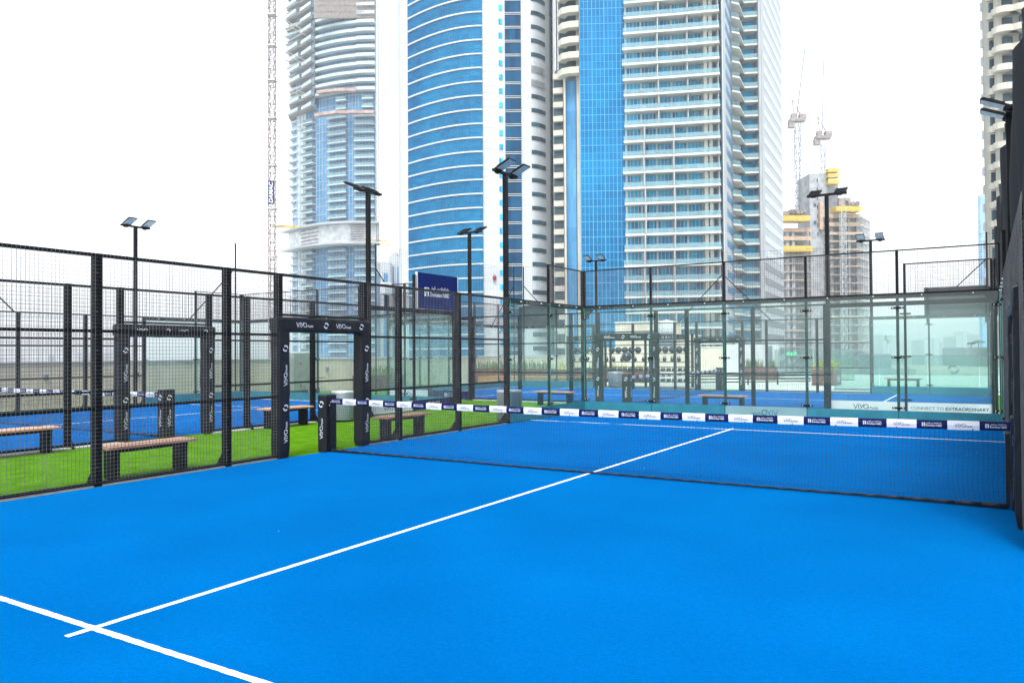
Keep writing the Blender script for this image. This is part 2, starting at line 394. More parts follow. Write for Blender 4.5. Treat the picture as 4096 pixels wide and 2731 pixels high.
# ------------------------------------------------------------------ glass end of a court
# local x across the court, inside towards -y, posts outside (+y); side returns run back to y=-4
def glass_end(label, loc, rz, group, outer, inner='teal', pitch=.05, open_sides=()):
    t = thing('glass_enclosure', label, 'glass wall', loc, rz, group)
    def post(x, y, h, bx, by):
        m = MB(); m.box(x - .03 + bx, x + .03 + bx, y - .03 + by, y + .03 + by, 0, h); return m.build('post', BLACK, t)
    seg = []   # (origin x,y, dir, outward, length, start)
    for k in range(5): seg.append(((-5 + 2 * k, 0), (1, 0), (0, 1)))
    for sx in (-1, 1):
        if sx in open_sides: continue
        for k in range(2): seg.append(((sx * 5, -4 + 2 * k), (0, 1), (sx, 0)))
    for i, (o, d, n) in enumerate(seg):
        m = MB(); g = .008
        def P(u, off, z): return (o[0] + d[0] * u + n[0] * off, o[1] + d[1] * u + n[1] * off, z)
        def slab(mb, u0, u1, a, b, z0, z1, mi=0):
            V = [P(u0, a, z0), P(u1, a, z0), P(u1, b, z0), P(u0, b, z0), P(u0, a, z1), P(u1, a, z1), P(u1, b, z1), P(u0, b, z1)]
            mb.geo(V, [(0, 3, 2, 1), (4, 5, 6, 7), (0, 1, 5, 4), (1, 2, 6, 5), (2, 3, 7, 6), (3, 0, 4, 7)], None, mi)
        ze = .02
        V = [P(g, 0, ze), P(2 - g, 0, ze), P(2 - g, 0, 2.97), P(g, 0, 2.97)]
        m.geo(V, [(0, 1, 2, 3)], None, 0)
        # pale green polished rim gives the sheet its 12 mm of thickness
        for (a, b, c, e) in ((g - .001, g + .003, ze, 2.97), (2 - g - .003, 2 - g + .001, ze, 2.97)):
            slab(m, a, b, -.006, .006, c, e, 1)
        pane = m.build('glass_pane', [GLASS, GEDGE], t)
        kind = outer[i % len(outer)]; white_like = kind != 'navy'
        s = MB(); slab(s, .012, 2 - .012, .004, .007, .02, .30, 1 if kind == 'navy' else 0); slab(s, .012, 2 - .012, -.007, -.004, .02, .30, 2 if (inner == 'teal' or i != 2) else 3)
        strip = s.build('sponsor_strip', [WHITE, NAVY, TEAL, PALEF], pane)
        L = MB(); yd = (0, 0, 1)
        # seen from outside, text runs along z x outward
        xd = Vector((0, 0, 1)).cross(Vector((n[0], n[1], 0))); xd = (xd.x, xd.y, 0)
        c0 = P(1.0, .0095, .155)
        if kind == 'white': L.geo(VIYA_V, VIYA_F, frame(c0, xd, yd, .125), 1)
        elif kind == 'navy':
            L.geo(NBD_V, NBD_F, frame(c0, xd, yd, .13), 0); L.geo(NBDN_V, NBDN_F, frame(P(1.0, .0115, .155), xd, yd, .13), 2)
        elif kind == 'connect':
            tv, tf = CONNECT; L.geo(tv, tf, frame(c0, xd, yd, .115), 1)
        if inner == 'mirror' and i == 2:
            L.geo(VIYA_V, VIYA_F, frame(P(1.0, -.009, .155), xd, yd, .13), 3)
        if L.v: L.build('lettering', [WHITE, INK, NAVY, TEAL], strip)
    # posts
    for k in range(6):
        x = -5 + 2 * k; post(x, .045, 4.0, .0, 0)
    for sx in (-1, 1):
        if sx in open_sides: continue
        post(sx * 5.045, -2, 4.0, 0, 0); post(sx * 5.045, -.03, 4.0, 0, 0)
    # beam on the head of the glass, with bolt heads
    m = MB(); m.box(-5.08, 5.08, .008, .05, 2.88, 3.0)
    m.box(-5.0, 5.0, -.02, .008, 2.972, 3.0)
    for sx in (-1, 1):
        if sx in open_sides: continue
        m.box(sx * 5.029 - .021, sx * 5.029 + .021, -3.98, 0.0, 2.88, 3.0)
        # triangular gussets in the corners
        x = sx * 5.0; q = -sx
        m.geo([(x, .010, 2.88), (x + q * .30, .010, 2.88), (x + q * .05, .010, 2.62), (x, .010, 2.62), (x, .022, 2.88), (x + q * .30, .022, 2.88), (x + q * .05, .022, 2.62), (x, .022, 2.62)],
              [(0, 1, 2, 3), (7, 6, 5, 4), (0, 4, 5, 1), (1, 5, 6, 2), (2, 6, 7, 3), (3, 7, 4, 0)])
    rail = m.build('top_rail', BLACK, t)
    m = MB()
    for k in range(10): m.bar((-4.5 + k, -.030, 2.94), (-4.5 + k, .002, 2.94), .016, 8)
    for sx in (-1, 1):
        if sx in open_sides: continue
        for k in range(4): m.bar((sx * 4.972, -3.5 + k, 2.94), (sx * 5.004, -3.5 + k, 2.94), .016, 8)
    m.build('bolt', BOLT, rail)
    # clamps over each joint
    spots = [((-5 + 2 * k, 0), (1, 0), (0, 1)) for k in range(6)]
    for sx in (-1, 1):
        if sx in open_sides: continue
        spots += [((sx * 5, -4 + 2 * k), (0, 1), (sx, 0)) for k in range(2)]
    for (o, d, n) in spots:
        for z in (.36, 1.52, 2.66):
            m = MB(); lo, hi = -.13, .13
            if o[0] in (-5, 5) and d == (1, 0): lo, hi = ((.0, .15) if o[0] < 0 else (-.15, 0))
            if d == (0, 1) and o[1] == -4: lo, hi = 0, .1
            a = (o[0] + d[0] * lo - n[0] * .03, o[1] + d[1] * lo - n[1] * .03); b = (o[0] + d[0] * hi + n[0] * .02, o[1] + d[1] * hi + n[1] * .02)
            m.box(min(a[0], b[0]), max(a[0], b[0]), min(a[1], b[1]), max(a[1], b[1]), z - .022, z + .022)
            for q in (lo + .035, hi - .035):
                if abs(q) < .03: continue
                c = Vector((o[0] + d[0] * q, o[1] + d[1] * q, z)); nn = Vector((n[0], n[1], 0)); m.bar(c - nn * .036, c - nn * .029, .013, 8, 1)
            m.build('clamp', [BLACK, BOLT], t)
    # upper wire panels and rails
    m = MB(); m.box(-5.05, 5.05, .02, .06, 3.97, 4.0)
    for sx in (-1, 1):
        if sx in open_sides: continue
        m.box(sx * 5.045 - .02, sx * 5.045 + .02, -2.03, -.06, 3.97, 4.0)
    m.build('upper_rail', BLACK, t)
    for k in range(5): wires(MB(), -5 + 2 * k + .03, -3 + 2 * k - .03, 3.0, 3.97, .012, pitch, .0026).build('mesh_panel', WIRE, t)
    for sx in (-1, 1):
        if sx in open_sides: continue
        m = MB(); r = .0022
        for i in range(41):
            y = -2 + 2 * i / 40; m.box(sx * 5.012 - r, sx * 5.012 + r, y - r, y + r, 3.0, 3.97)
        for j in range(20):
            z = 3.0 + .97 * j / 19; m.box(sx * 5.006 - r, sx * 5.006 + r, -2, 0, z - r, z + r)
        m.build('mesh_panel', WIRE, t)
    m = MB(); m.box(-5.1, 5.1, -.02, .1, -.005, .022); 
    m.build('base_strip', KERB, t)
    return t
tv, tf = text_geo("CONNECT TO", 1.0, spacing=1.02); a, b, c, d = bounds(tv)
tv2, tf2 = text_geo("EXTRAORDINARY.", 1.0, bold=.022, spacing=1.04); k = len(tv)
tv = tv + [(p[0] + b + .35, p[1], 0) for p in tv2]; tf = tf + [tuple(k + i for i in f) for f in tf2]
a, b, c, d = bounds(tv); CONNECT = ([(p[0] - (a + b) / 2, p[1] - .36, 0) for p in tv], tf)

# ------------------------------------------------------------------ tennis-style net, local x across, origin centre on the ground
def court_net(label, loc, rz, group):
    t = thing('court_net', label, 'net', loc, rz, group)
    def top(x): return .885 + .035 * (abs(x) / 5) ** 1.6
    H = .095; N = 33
    m = MB()
    for k in range(N):
        x0 = -4.95 + 9.9 * k / N; x1 = -4.95 + 9.9 * (k + 1) / N
        sub = 4
        for q in range(sub):
            a = lerp(x0, x1, q / sub); b = lerp(x0, x1, (q + 1) / sub)
            ya = .012 * math.sin(a * 9) * .3; za, zb = top(a), top(b); hh = H + .004 * math.sin(k * 2.1)
            V = [(a, -.012, za - hh), (b, -.012, zb - hh), (b, -.018, zb - hh * .5), (a, -.018, za - hh * .5), (b, -.010, zb), (a, -.010, za), (b, .010, zb), (a, .010, za), (b, .018, zb - hh * .5), (a, .018, za - hh * .5), (b, .012, zb - hh), (a, .012, za - hh)]
            m.geo(V, [(0, 1, 2, 3), (3, 2, 4, 5), (5, 4, 6, 7), (7, 6, 8, 9), (9, 8, 10, 11)], None, k % 2)
    tape = m.build('tape', [NAVY, WHITE], t)
    L = MB()
    for k in range(N):
        x = -4.95 + 9.9 * (k + .5) / N
        for s_ in (-1, 1):
            for dy in (0,):
                c = (x, s_ * .0205, top(x) - H * .5); xd = (1, 0, 0) if s_ < 0 else (-1, 0, 0)
                if k % 2: L.geo(VIYA_V, VIYA_F, frame(c, xd, (0, 0, 1), .034), 1)
                else:
                    L.geo(NBD_V, NBD_F, frame(c, xd, (0, 0, 1), .042), 0)
                    L.geo(NBDN_V, NBDN_F, frame((c[0], s_ * .0215, c[2]), xd, (0, 0, 1), .042), 2)
    L.build('lettering', [WHITE, INK, NAVY], tape)
    m = MB(); rnd = random.Random(5)
    for k in range(1, N, 1):
        x = -4.95 + 9.9 * (k + rnd.uniform(.2, .8)) / N
        m.bar((x, -.022, top(x) - H - .006), (x, -.022, top(x) - H + .012), .004, 5)
        m.bar((x - .004, -.024, top(x) - H + .006), (x + .008, -.024, top(x) - H + .012), .003, 5)
    m.build('tie', CORD, tape)
    # knotted cords
    m = MB(); nx = 218; nz = 18; r = .0016
    def node(i, j):
        x = -4.9 + 9.8 * i / nx; zt = top(x) - H; t_ = j / nz
        z = lerp(.045, zt, t_); w_ = math.sin(i * .21) * .010 + math.sin(i * .083 + 1.3) * .016
        sl = (1 - t_) ** 2
        return (x + .020 * sl * math.sin(i * .13 + j * .4) + w_ * (1 - t_) * .9 + .004 * math.sin(j * 1.9 + i), -.030 * math.sin(math.pi * t_) * (1 + .5 * math.sin(i * .09)) , z + .010 * math.sin(i * .17 + j * .3) * math.sin(math.pi * t_) + .005 * math.sin(i * 1.57) * (1 - t_))
    G = [[node(i, j) for j in range(nz + 1)] for i in range(nx + 1)]
    for i in range(nx + 1):
        for j in range(nz): m.bar(G[i][j], G[i][j + 1], r, 3, caps=False)
    for j in range(nz + 1):
        for i in range(nx): m.bar(G[i][j], G[i + 1][j], r, 3, caps=False)
    m.build('netting', CORD, t)
    m = MB()
    for i in range(40):
        a = -4.9 + 9.8 * i / 40; b = -4.9 + 9.8 * (i + 1) / 40
        f = lambda x: .022 + .014 * abs(x / 5) ** 3
        rr = lambda x: .013 + .018 * abs(x / 5) ** 6
        m.bar((a, -.03 + .008 * math.sin(a * 2), f(a)), (b, -.03 + .008 * math.sin(b * 2), f(b)), rr(a), 8, r2=rr(b))
    m.build('bottom_band', PAD, t)
    for sx in (-1, 1):
        m = MB(); m.rbox(sx * 5.03 - .10, sx * 5.03 + .10, -.14, .14, 0, .985, .02)
        p = m.build('post_pad', PAD, t)
        m = MB(); m.box(sx * 4.90 - .02, sx * 4.90 + .02, -.05, .05, .03, .80); m.build('net_sleeve', PAD, t)
        L = MB()
        for yy, d in ((-.1415, 1), (.1415, -1)):
            L.geo(VIYA_V, VIYA_F, frame((sx * 5.03, yy, .40), (0, 0, 1), (-d, 0, 0), .07)); L.geo(RING_V, RING_F, frame((sx * 5.03, yy, .82), (d, 0, 0), (0, 0, 1), .10))
        for xx, d in ((sx * 5.03 + .1015, 1), (sx * 5.03 - .1015, -1)):
            L.geo(VIYA_V, VIYA_F, frame((xx, 0, .40), (0, 0, 1), (0, -d, 0), .07)); L.geo(RING_V, RING_F, frame((xx, 0, .82), (0, d, 0), (0, 0, 1), .10))
        L.build('lettering', WHITE, p)
    return t

# ------------------------------------------------------------------ setting: ground, roof, turf, courts, lines
def ground_sheet(name, x0, x1, y0, y1, z, m, kind='structure', n=1):
    b = MB(); b.geo([(x0, y0, z), (x1, y0, z), (x1, y1, z), (x0, y1, z)], [(0, 1, 2, 3)])
    return tag(b.build(name, m), kind=kind)
CITY = mat("hazed_ground", (.58, .62, .60), .9, col2=(.48, .54, .53), nscale=.01, detail=8)  # ground brightened so horizon haze is painted into its tone
ground_sheet('ground', -6000, 6000, -3000, 8000, -62, CITY)
m = MB(); m.box(-21.4, 6.6, -14, 50, -61.9, -.03); tag(m.build('podium_roof', CONC), kind='structure')
ground_sheet('terrace_paving', -21.0, 6.4, 24.4, 49.8, -.012, DECK)
ground_sheet('green_turf', -21.0, 6.4, -13.5, 24.38, -.008, GRASS)
ground_sheet('court_surface', -5, 5.12, -10, 10, 0, TURF)
ground_sheet('court_surface_beside', -19.6, -9.6, -10, 10, 0, TURF)
ground_sheet('court_surface_behind', -15.1, 4.9, 13.3, 23.3, 0, TURF)
def lines(name, cx, cy, rot):
    m = MB(); W = .025; z = .004; rj = random.Random(4)
    def rect(x0, x1, y0, y1):
        P = [(x0, y0), (x1, y0), (x1, y1), (x0, y1)]
        if rot: P = [(-y, x) for x, y in P]
        P = [(cx + x, cy + y) for x, y in P]
        # the painted edge wanders by a few millimetres where the pile lies over it
        long_x = abs(P[2][0] - P[0][0]) > abs(P[2][1] - P[0][1]); X0, X1 = sorted((P[0][0], P[2][0])); Y0, Y1 = sorted((P[0][1], P[2][1]))
        L_ = (X1 - X0) if long_x else (Y1 - Y0); n = max(2, int(L_ / .03)); V = []
        for i in range(n + 1):
            a, b = rj.gauss(0, .0016), rj.gauss(0, .0016)
            if long_x: x = lerp(X0, X1, i / n); V += [(x, Y0 + a, z), (x, Y1 + b, z)]
            else: y = lerp(Y0, Y1, i / n); V += [(X1 + a, y, z), (X0 + b, y, z)]
        m.geo(V, [(2 * i, 2 * i + 2, 2 * i + 3, 2 * i + 1) for i in range(n)])
    Q = -6.985 if name == 'court_lines' else -6.95
    rect(-W, W, Q - .165, Q - W); rect(-W, W, Q + W, 6.95 - W); rect(-W, W, 6.95 + W, 7.15)
    rect(-5, 5, Q - W, Q + W); rect(-5, 5, 6.95 - W, 6.95 + W)
    tag(m.build(name, LINE), kind='structure')
lines('court_lines', 0, 0, 0); lines('court_lines_beside', -14.6, 0, 0); lines('court_lines_behind', -5.1, 18.3, 1)
# bits of grit and leaf lying on the turf
m = MB(); rnd = random.Random(11)
for _ in range(13):
    x, y = rnd.uniform(-3.6, 4.6), rnd.uniform(-7.5, 5); s_ = rnd.uniform(.006, .014); a = rnd.random() * 6
    m.geo([(x, y, .006), (x + s_ * math.cos(a), y + s_ * math.sin(a), .010), (x + s_ * .5 * math.cos(a + 1.4), y + s_ * .5 * math.sin(a + 1.4), .014)], [(0, 1, 2)])
tag(m.build('grit', LINE), 'small pale specks of grit scattered on the blue turf', None, None, 'stuff')
m = MB(); rnd = random.Random(12)
for _ in range(700):
    y = rnd.uniform(-8, 6); x = -5 + rnd.gauss(.07, .05); s_ = rnd.uniform(.004, .013); 
    if x < -5.0 or (-1 < y < 1): continue
    m.geo([(x, y, .005), (x + s_, y + s_ * .3, .008), (x + s_ * .3, y + s_, .006)], [(0, 1, 2)])
tag(m.build('sand', KERB), 'dust and sand gathered along the foot of the left fence', None, None, 'stuff')

# ------------------------------------------------------------------ court 1 (the one we stand in)
GF = 'mesh side fences of the courts'; GE = 'padded door frames in the fences'; GG = 'glass ends of the courts'; GN = 'court nets'
side_fence('black wire mesh fence along the left side of the near blue court', (-5.02, -.045, 0), R_(-90), GF, bays=(-6, -4, -2, -1, 1, 2, 4, 6))
side_fence('black wire mesh fence on the right edge of the near court, dark fabric behind it', (5, 0, 0), R_(90), GF, bays=(-2, -1, 1, 2, 4, 6))
entrance_frame('black padded door frame beside the left post of the nearest net', (-5.02, -.045, 0), R_(-90), GE)
e_near = KIDS
fr0 = [o for o in COL.objects if o.name == 'padded_entrance_frame'][0]
dup(fr0, (5, 0, 0), R_(90), 'black padded door frame at the far right edge of the photo by the dark fabric', GE)
net1 = court_net('long net across the near court with navy and white sponsor tape', (0, 0, 0), 0, GN)
glass_end('tall glass back wall of the near court straight behind the nearest net', (0, 10, 0), 0, GG, ['navy', 'navy', 'white', 'navy', 'navy', 'navy', 'navy'], inner='mirror')
# ------------------------------------------------------------------ court 2 (left, parallel)
side_fence('mesh fence of the left court on the side next to the green strip', (-9.6, 0, 0), R_(90), GF)
side_fence('mesh fence on the far left side of the left court before the beige parapet', (-19.6, 0, 0), R_(-90), GF, pitch=.07)
dup(fr0, (-9.6, 0, 0), R_(90), 'black padded door frame of the left court, behind the wooden bench', GE)
dup(fr0, (-19.6, 0, 0), R_(-90), 'most distant padded door frame on the far side of the left court', GE)
dup(net1, (-14.6, 0, 0), 0, 'net of the left court seen through two mesh fences', GN)
glass_end('glass end of the left court under the navy bank sign', (-14.6, 10, 0), 0, GG, ['white', 'navy', 'white', 'navy', 'white', 'navy', 'white', 'white', 'navy'])
# ------------------------------------------------------------------ court 3 (behind, turned 90 degrees)
NEARRET = None
side_fence('mesh fence of the rear court on its near side, behind the glass back wall', (-5.1, 13.3, 0), 0, GF)
side_fence('mesh fence on the far side of the rear court before the gym racks', (-5.1, 23.3, 0), R_(180), GF, pitch=.06)
dup(fr0, (-5.1, 13.3, 0), 0, 'padded door frame of the rear court in front of the gym racks', GE)
dup(fr0, (-5.1, 23.3, 0), R_(180), 'small distant padded door frame on the far side of the rear court', GE)
dup(net1, (-5.1, 18.3, 0), R_(90), 'net of the rear court running away behind the glass wall', GN)
glass_end('glass end of the rear court at right reading CONNECT TO EXTRAORDINARY', (4.9, 18.3, 0), R_(-90), GG, ['navy', 'white', 'navy', 'white', 'navy', 'navy', 'white', 'white', 'connect'])
glass_end('glass end of the rear court on its left, beside the bin and planters', (-15.1, 18.3, 0), R_(90), GG, ['navy', 'white', 'navy', 'white', 'navy', 'navy', 'white', 'navy', 'white'])

# ------------------------------------------------------------------ navy bank sign above the left court's glass
t = thing('bank_sign', 'navy blue bank sign board mounted above the glass of the left court', 'sign', (-9.52, 9.1, 3.0))
m = MB(); m.box(-.03, .03, -1.0, 1.0, .02, 1.08); board = m.build('board', SIGNB, t)
m = MB(); m.box(-.035, .035, -1.03, -1.0, .0, 1.09); m.box(-.035, .035, 1.0, 1.03, .0, 1.09); m.build('frame_edge', BOLT, t)
L = MB(); L.geo(NBD_V, NBD_F, frame((.033, -.06, .52), (0, 1, 0), (0, 0, 1), .27), 0); L.geo(NBDN_V, NBDN_F, frame((.036, -.06, .52), (0, 1, 0), (0, 0, 1), .27), 1)
L.build('lettering', [WHITE, SIGNB], board)
m = MB(); m.box(-.06, -.03, -.98, -.93, -.1, 1.05); m.box(-.06, -.03, .93, .98, -.1, 1.05); m.build('bracket', BLACK, t)

for (lab, x0, x1) in (('dark back of a sign board above the right far corner of the rear court', 2.75, 4.85), ('dark back of a sign board above the left far corner of the rear court', -15.05, -13.0)):
    t = thing('sign_board', lab, 'sign', ((x0 + x1) / 2, 23.40, 3.0), 0, 'sign boards over the far corners'); h = (x1 - x0) / 2
    m = MB(); m.box(-h, h, 0, .05, .0, 1.05); m.build('board', mat('board_back', (.05, .06, .065), .6, noise=.2, nscale=2), t)
    for x in (-h + .1, h - .1): m = MB(); m.box(x - .03, x + .03, -.05, -.002, -.3, 1.05); m.build('bracket', BLACK, t)
t = thing('access_box', 'small white equipment box on top of the left court fence near the sign', 'equipment box', (-9.72, 6.95, 3.35))
m = MB(); m.rbox(-.10, .10, -.17, .17, .0, .34, .03); m.build('case', COPE, t)
m = MB(); m.box(-.03, .03, -.03, .03, -.35, -.002); m.build('bracket', BLACK, t)

# ------------------------------------------------------------------ benches
GB = 'wooden benches beside the courts'
def bench(label, loc, rz):
    t = thing('bench', label, 'bench', loc, rz, GB)
    m = MB()
    for k in range(4): m.rbox(-.68, .68, -.205 + k * .1035, -.205 + k * .1035 + .0985, .412, .45, .006)
    m.build('seat', WOOD, t)
    for sx in (-1, 1):
        m = MB(); x = sx * .52
        m.box(x - .05, x + .05, -.11, .11, .012, .36); m.box(x - .045, x + .045, -.10, .10, .0, .012)
        m.build('leg', BLACK, t)
    m = MB(); m.box(-.57, .57, -.12, .12, .3605, .41); m.build('frame', BLACK, t)
    return t
b0 = bench('wooden topped bench on the green strip in the left foreground behind the mesh', (-5.47, -3.08, 0), R_(90))
dup(b0, (-5.34, 2.40, 0), R_(90), 'wooden bench on green turf right of the padded door frame, seen through the net')
dup(b0, (-9.25, -3.05, 0), R_(90), 'wooden bench at the left edge of the photo against the left court')
dup(b0, (-9.22, 2.85, 0), R_(90), 'wooden bench seen through the open padded doorway')
dup(b0, (-7.0, 11.9, 0), 0, 'wooden bench behind the glass side wall next to the metal bin')
dup(b0, (-1.6, 11.9, 0), 0, 'wooden bench behind the middle of the glass back wall')
dup(b0, (1.9, 24.7, .12), 0, 'distant bench behind the rear court by the glass balustrade')

# ------------------------------------------------------------------ bins
def bin_(label, loc, r=.28, h=.76):
    t = thing('litter_bin', label, 'bin', loc, 0, 'metal litter bins')
    m = MB(); m.lathe([(0, .03), (r * .97, .03), (r, .05), (r, h - .05), (r * .995, h - .045)]); m.build('body', BINM, t)
    m = MB(); m.lathe([(r * 1.01, h - .05), (r * 1.015, h - .012), (r * .98, h), (r * .62, h - .002), (r * .58, h - .03), (0, h - .05)]); m.build('rim', BOLT, t)
    m = MB(); m.lathe([(0, .001), (r * .93, .001), (r * .93, .03), (0, .031)]); m.build('base_ring', BLACK, t)
    return t
bn = bin_('round grey metal bin on the green strip seen through the padded doorway', (-9.06, 4.55, 0))
dup(bn, (-5.42, 6.62, 0), 0, 'grey metal bin just outside the corner of the near glass wall').scale = (1.12, 1.12, 1.0)
dup(bn, (-10.15, 23.75, 0), 0, 'pale grey bin standing behind the rear court in front of the gym racks').scale = (1.25, 1.25, 1.0)

# ------------------------------------------------------------------ floodlight poles. arm runs along local x, heads reach out along local -y
GL = 'floodlight poles'
def flood(label, loc, rz, h=6.0):
    t = thing('floodlight_pole', label, 'floodlight', loc, rz, GL)
    m = MB(); m.box(-.05, .05, -.05, .05, 0, h); m.box(-.11, .11, -.11, .11, 0, .015); m.build('pole', BLACK, t)
    m = MB(); m.box(-.52, .52, -.045, .045, h + .001, h + .06); m.build('cross_arm', BLACK, t)
    for sx in (-1, 1):
        M = Matrix.Translation((sx * .34, -.03, h + .05)) @ Matrix.Rotation(R_(-24), 4, 'X')
        m = MB(); m.box(-.15, .15, -.44, 0.02, .0, .035, 0, M)
        for k in range(9): m.box(-.14 + k * .034, -.132 + k * .034, -.42, -.06, .035, .055, 0, M)
        hd = m.build('lamp_head', BLACK, t)
        m = MB(); m.box(-.135, .135, -.425, -.04, -.006, -.001, 0, M); m.build('lens', FLOOD, hd)
        m = MB(); m.box(-.07, .07, -.05, .09, -.05, -.008, 0, M); m.build('driver_box', BLACK, hd)
    return t
l0 = flood('tall floodlight pole at the corner where mesh meets glass, centre of the photo', (-5.16, 6.08, 0), R_(90))
dup(l0, (-9.33, 5.8, 0), R_(-90), 'floodlight pole left of centre rising behind the padded doorway')
dup(l0, (-19.75, 5.75, 0), R_(90), 'leftmost floodlight pole, far side of the left court')
dup(l0, (-11.1, 13.1, 0), R_(180), 'floodlight pole in front of the banded blue tower')
dup(l0, (-11.0, 23.5, 0), R_(0), 'most distant floodlight pole, in front of the balcony tower')
dup(l0, (1.0, 13.12, 0), R_(180), 'floodlight pole in front of the unfinished concrete tower')
dup(l0, (.9, 23.6, 0), R_(0), 'floodlight pole just right of the unfinished tower, behind the rear court')
dup(l0, (5.12, 6.32, -.22), R_(-90), 'floodlight with two heads at the top of the dark fabric at right')

# ------------------------------------------------------------------ tall ball-stop nets on thin poles
GT = 'tall ball stop nets'
def tall_net(label, a, b, poles, h=6.0, pitch=.13):
    t = thing('ball_stop_net', label, 'safety net', (a[0], a[1], 0), math.atan2(b[1] - a[1], b[0] - a[0]), GT)
    Ln = math.hypot(b[0] - a[0], b[1] - a[1]); m = MB(); r = .0022; n = int(Ln / pitch); poles = sorted(poles)
    def sag(x):
        k = max([p for p in poles if p <= x + 1e-6] or [poles[0]]); q = min([p for p in poles if p >= x - 1e-6] or [poles[-1]])
        if q - k < .01: return h
        u = (x - k) / (q - k); return h - .55 * u * (1 - u) + .02 * math.sin(x * 5)
    xs = [Ln * i / n for i in range(n + 1)]
    for x in xs: m.box(x - r, x + r, -r, r, 2.9, sag(x))
    nz = int((h - 2.9) / pitch)
    for j in range(nz + 1):
        for i in range(0, n, 4):
            i2 = min(n, i + 4); za = lerp(2.9, sag(xs[i]), j / nz); zb = lerp(2.9, sag(xs[i2]), j / nz)
            m.bar((xs[i], 0, za), (xs[i2], 0, zb), r * (1.0 if j < nz else 2.6), 3, caps=False)
    m.build('netting', BLACKM, t)
    for p in poles:
        m = MB(); m.bar((p, 0, 0), (p, 0, h + .02), .030, 8); m.build('pole', BLACK, t)
        for s_ in (-1, 1):
            if 0 <= p + s_ * 1.8 <= Ln:
                m = MB(); m.bar((p, 0, h - .95), (p + s_ * 2.0, .0, 3.02), .022, 6); m.build('brace', BLACK, t)
    return t
tall_net('tall thin ball stop net above the far left side of the left court', (-20.1, -10), (-20.1, 10.15), [0.2, 10.1, 20.1])
tall_net('tall thin ball stop net beside the left end of the rear court', (-15.75, 13.3), (-15.6, 23.6), [0, 10.2])
tall_net('tall thin ball stop net behind the far side of the rear court', (-15.5, 23.62), (4.9, 23.62), [.4, 10.5, 20.3])

# ------------------------------------------------------------------ dark shade fabric along the right
t = thing('shade_fabric', 'dark grey shade fabric hung along the right edge of the courts', 'fabric screen', (5.20, 0, 0))
def drape(y0, y1, z0, z1, seed, x=0.0, step=.16):
    rnd = random.Random(seed); n = int((y1 - y0) / step); nz = 8; V = []; F = []
    for i in range(n + 1):
        y = lerp(y0, y1, i / n)
        for j in range(nz + 1):
            z = lerp(z0, z1, j / nz)
            f = .045 * math.sin(y * 2.9 + seed) + .03 * math.sin(y * 6.1 + z * .7) + .05 * math.sin(z * 1.3 + y * .8 + seed)
            top_ = (-.12 * abs(math.sin(y * 1.57)) if j == nz else 0)
            V.append((x + f, y, z + top_))
    for i in range(n):
        for j in range(nz): k = i * (nz + 1) + j; F.append((k, k + nz + 1, k + nz + 2, k + 1))
    return V, F
for k, (a, b, z0) in enumerate([(-2.2, 2, 0), (2.03, 6.0, 0), (6.03, 10, 3.05), (10.03, 13.4, 3.05), (13.43, 18.3, 3.05), (18.33, 23.4, 3.05)]):
    V, F = drape(a, b, z0, 6.0, k, x=.0 if b < 6.5 else -.06); MB().geo(V, F, None, 0, True).build('cloth', FABRIC, t)
for y in (-2.2, 2, 6, 10, 13.4, 18.3, 23.4):
    m = MB(); m.bar((.16, y, 0), (.16, y, 6.05), .035, 8); m.build('pole', BLACK, t)
m = MB(); m.bar((.12, -2.2, 6.0), (.12, 23.4, 6.0), .018, 6); m.build('cable', BLACK, t)

# ------------------------------------------------------------------ parapet walls, cabinet, pipe, planters
def wall_box(name, label, cat, x0, x1, y0, y1, z0, z1, m_, cap=None):
    t = thing(name, label, cat, ((x0 + x1) / 2, (y0 + y1) / 2, z0))
    cx, cy = (x0 + x1) / 2, (y0 + y1) / 2
    m = MB(); m.box(x0 - cx, x1 - cx, y0 - cy, y1 - cy, 0, z1 - z0); m.build('wall', m_, t)
    if cap: m = MB(); m.box(x0 - cx - .04, x1 - cx + .04, y0 - cy - .04, y1 - cy + .04, z1 - z0 + .002, z1 - z0 + .07); m.build('coping', cap, t)
    return t
pw = wall_box('parapet_wall', 'long beige parapet wall on the left edge of the roof', 'wall', -21.35, -21.05, -14, 49.6, 0, 1.44, BEIGE, COPE)
for y in (3.5, 6.6, 9.4, 15.9):
    m = MB(); m.rbox(0, .09, -.06, .06, -.08, .08, .01); o = m.build('junction_box', BINM, pw); o.location = (.152, y - 17.8, 1.0)
wall_box('rear_wall', 'beige rear wall of the roof terrace behind the planters', 'wall', -21.0, -8.5, 42.0, 42.4, 0, 1.95, BEIGE, COPE)
t = thing('fire_cabinet', 'grey green fire hose cabinet with a red valve by the parapet', 'cabinet', (-20.75, 13.9, 0), 0)
m = MB(); m.rbox(-.25, .25, -.5, .45, .12, 1.74, .015); body = m.build('body', mat("cabinet_paint", (.17, .20, .18), .5, noise=.15, nscale=2), t)
m = MB(); m.box(-.2, .2, -.42, .38, 0, .12); m.build('plinth', BLACK, t)
m = MB(); m.ball((.28, -.1, 1.30), .05); m.bar((.25, -.1, 1.3), (.30, -.1, 1.3), .02, 8); m.ball((.28, -.1, .35), .05); m.build('valve', RED, body)
t = thing('red_pipe', 'dark red standpipe on the parapet beside the grey cabinet', 'pipe', (-20.9, 14.75, 0))
m = MB(); m.bar((0, 0, .1), (0, 0, 1.6), .035, 8); m.bar((0, 0, .62), (0, .9, .62), .02, 8); m.build('pipe_run', RED, t)
m = MB(); m.bar((0, 0, .14), (.25, .2, .1), .06, 8); m.ball((.25, .2, .12), .09); m.ball((.12, .1, .16), .08); m.build('hydrant_valve', RED, t)
GP = 'planter boxes on the terrace'; GS = 'spiky plants in the planters'
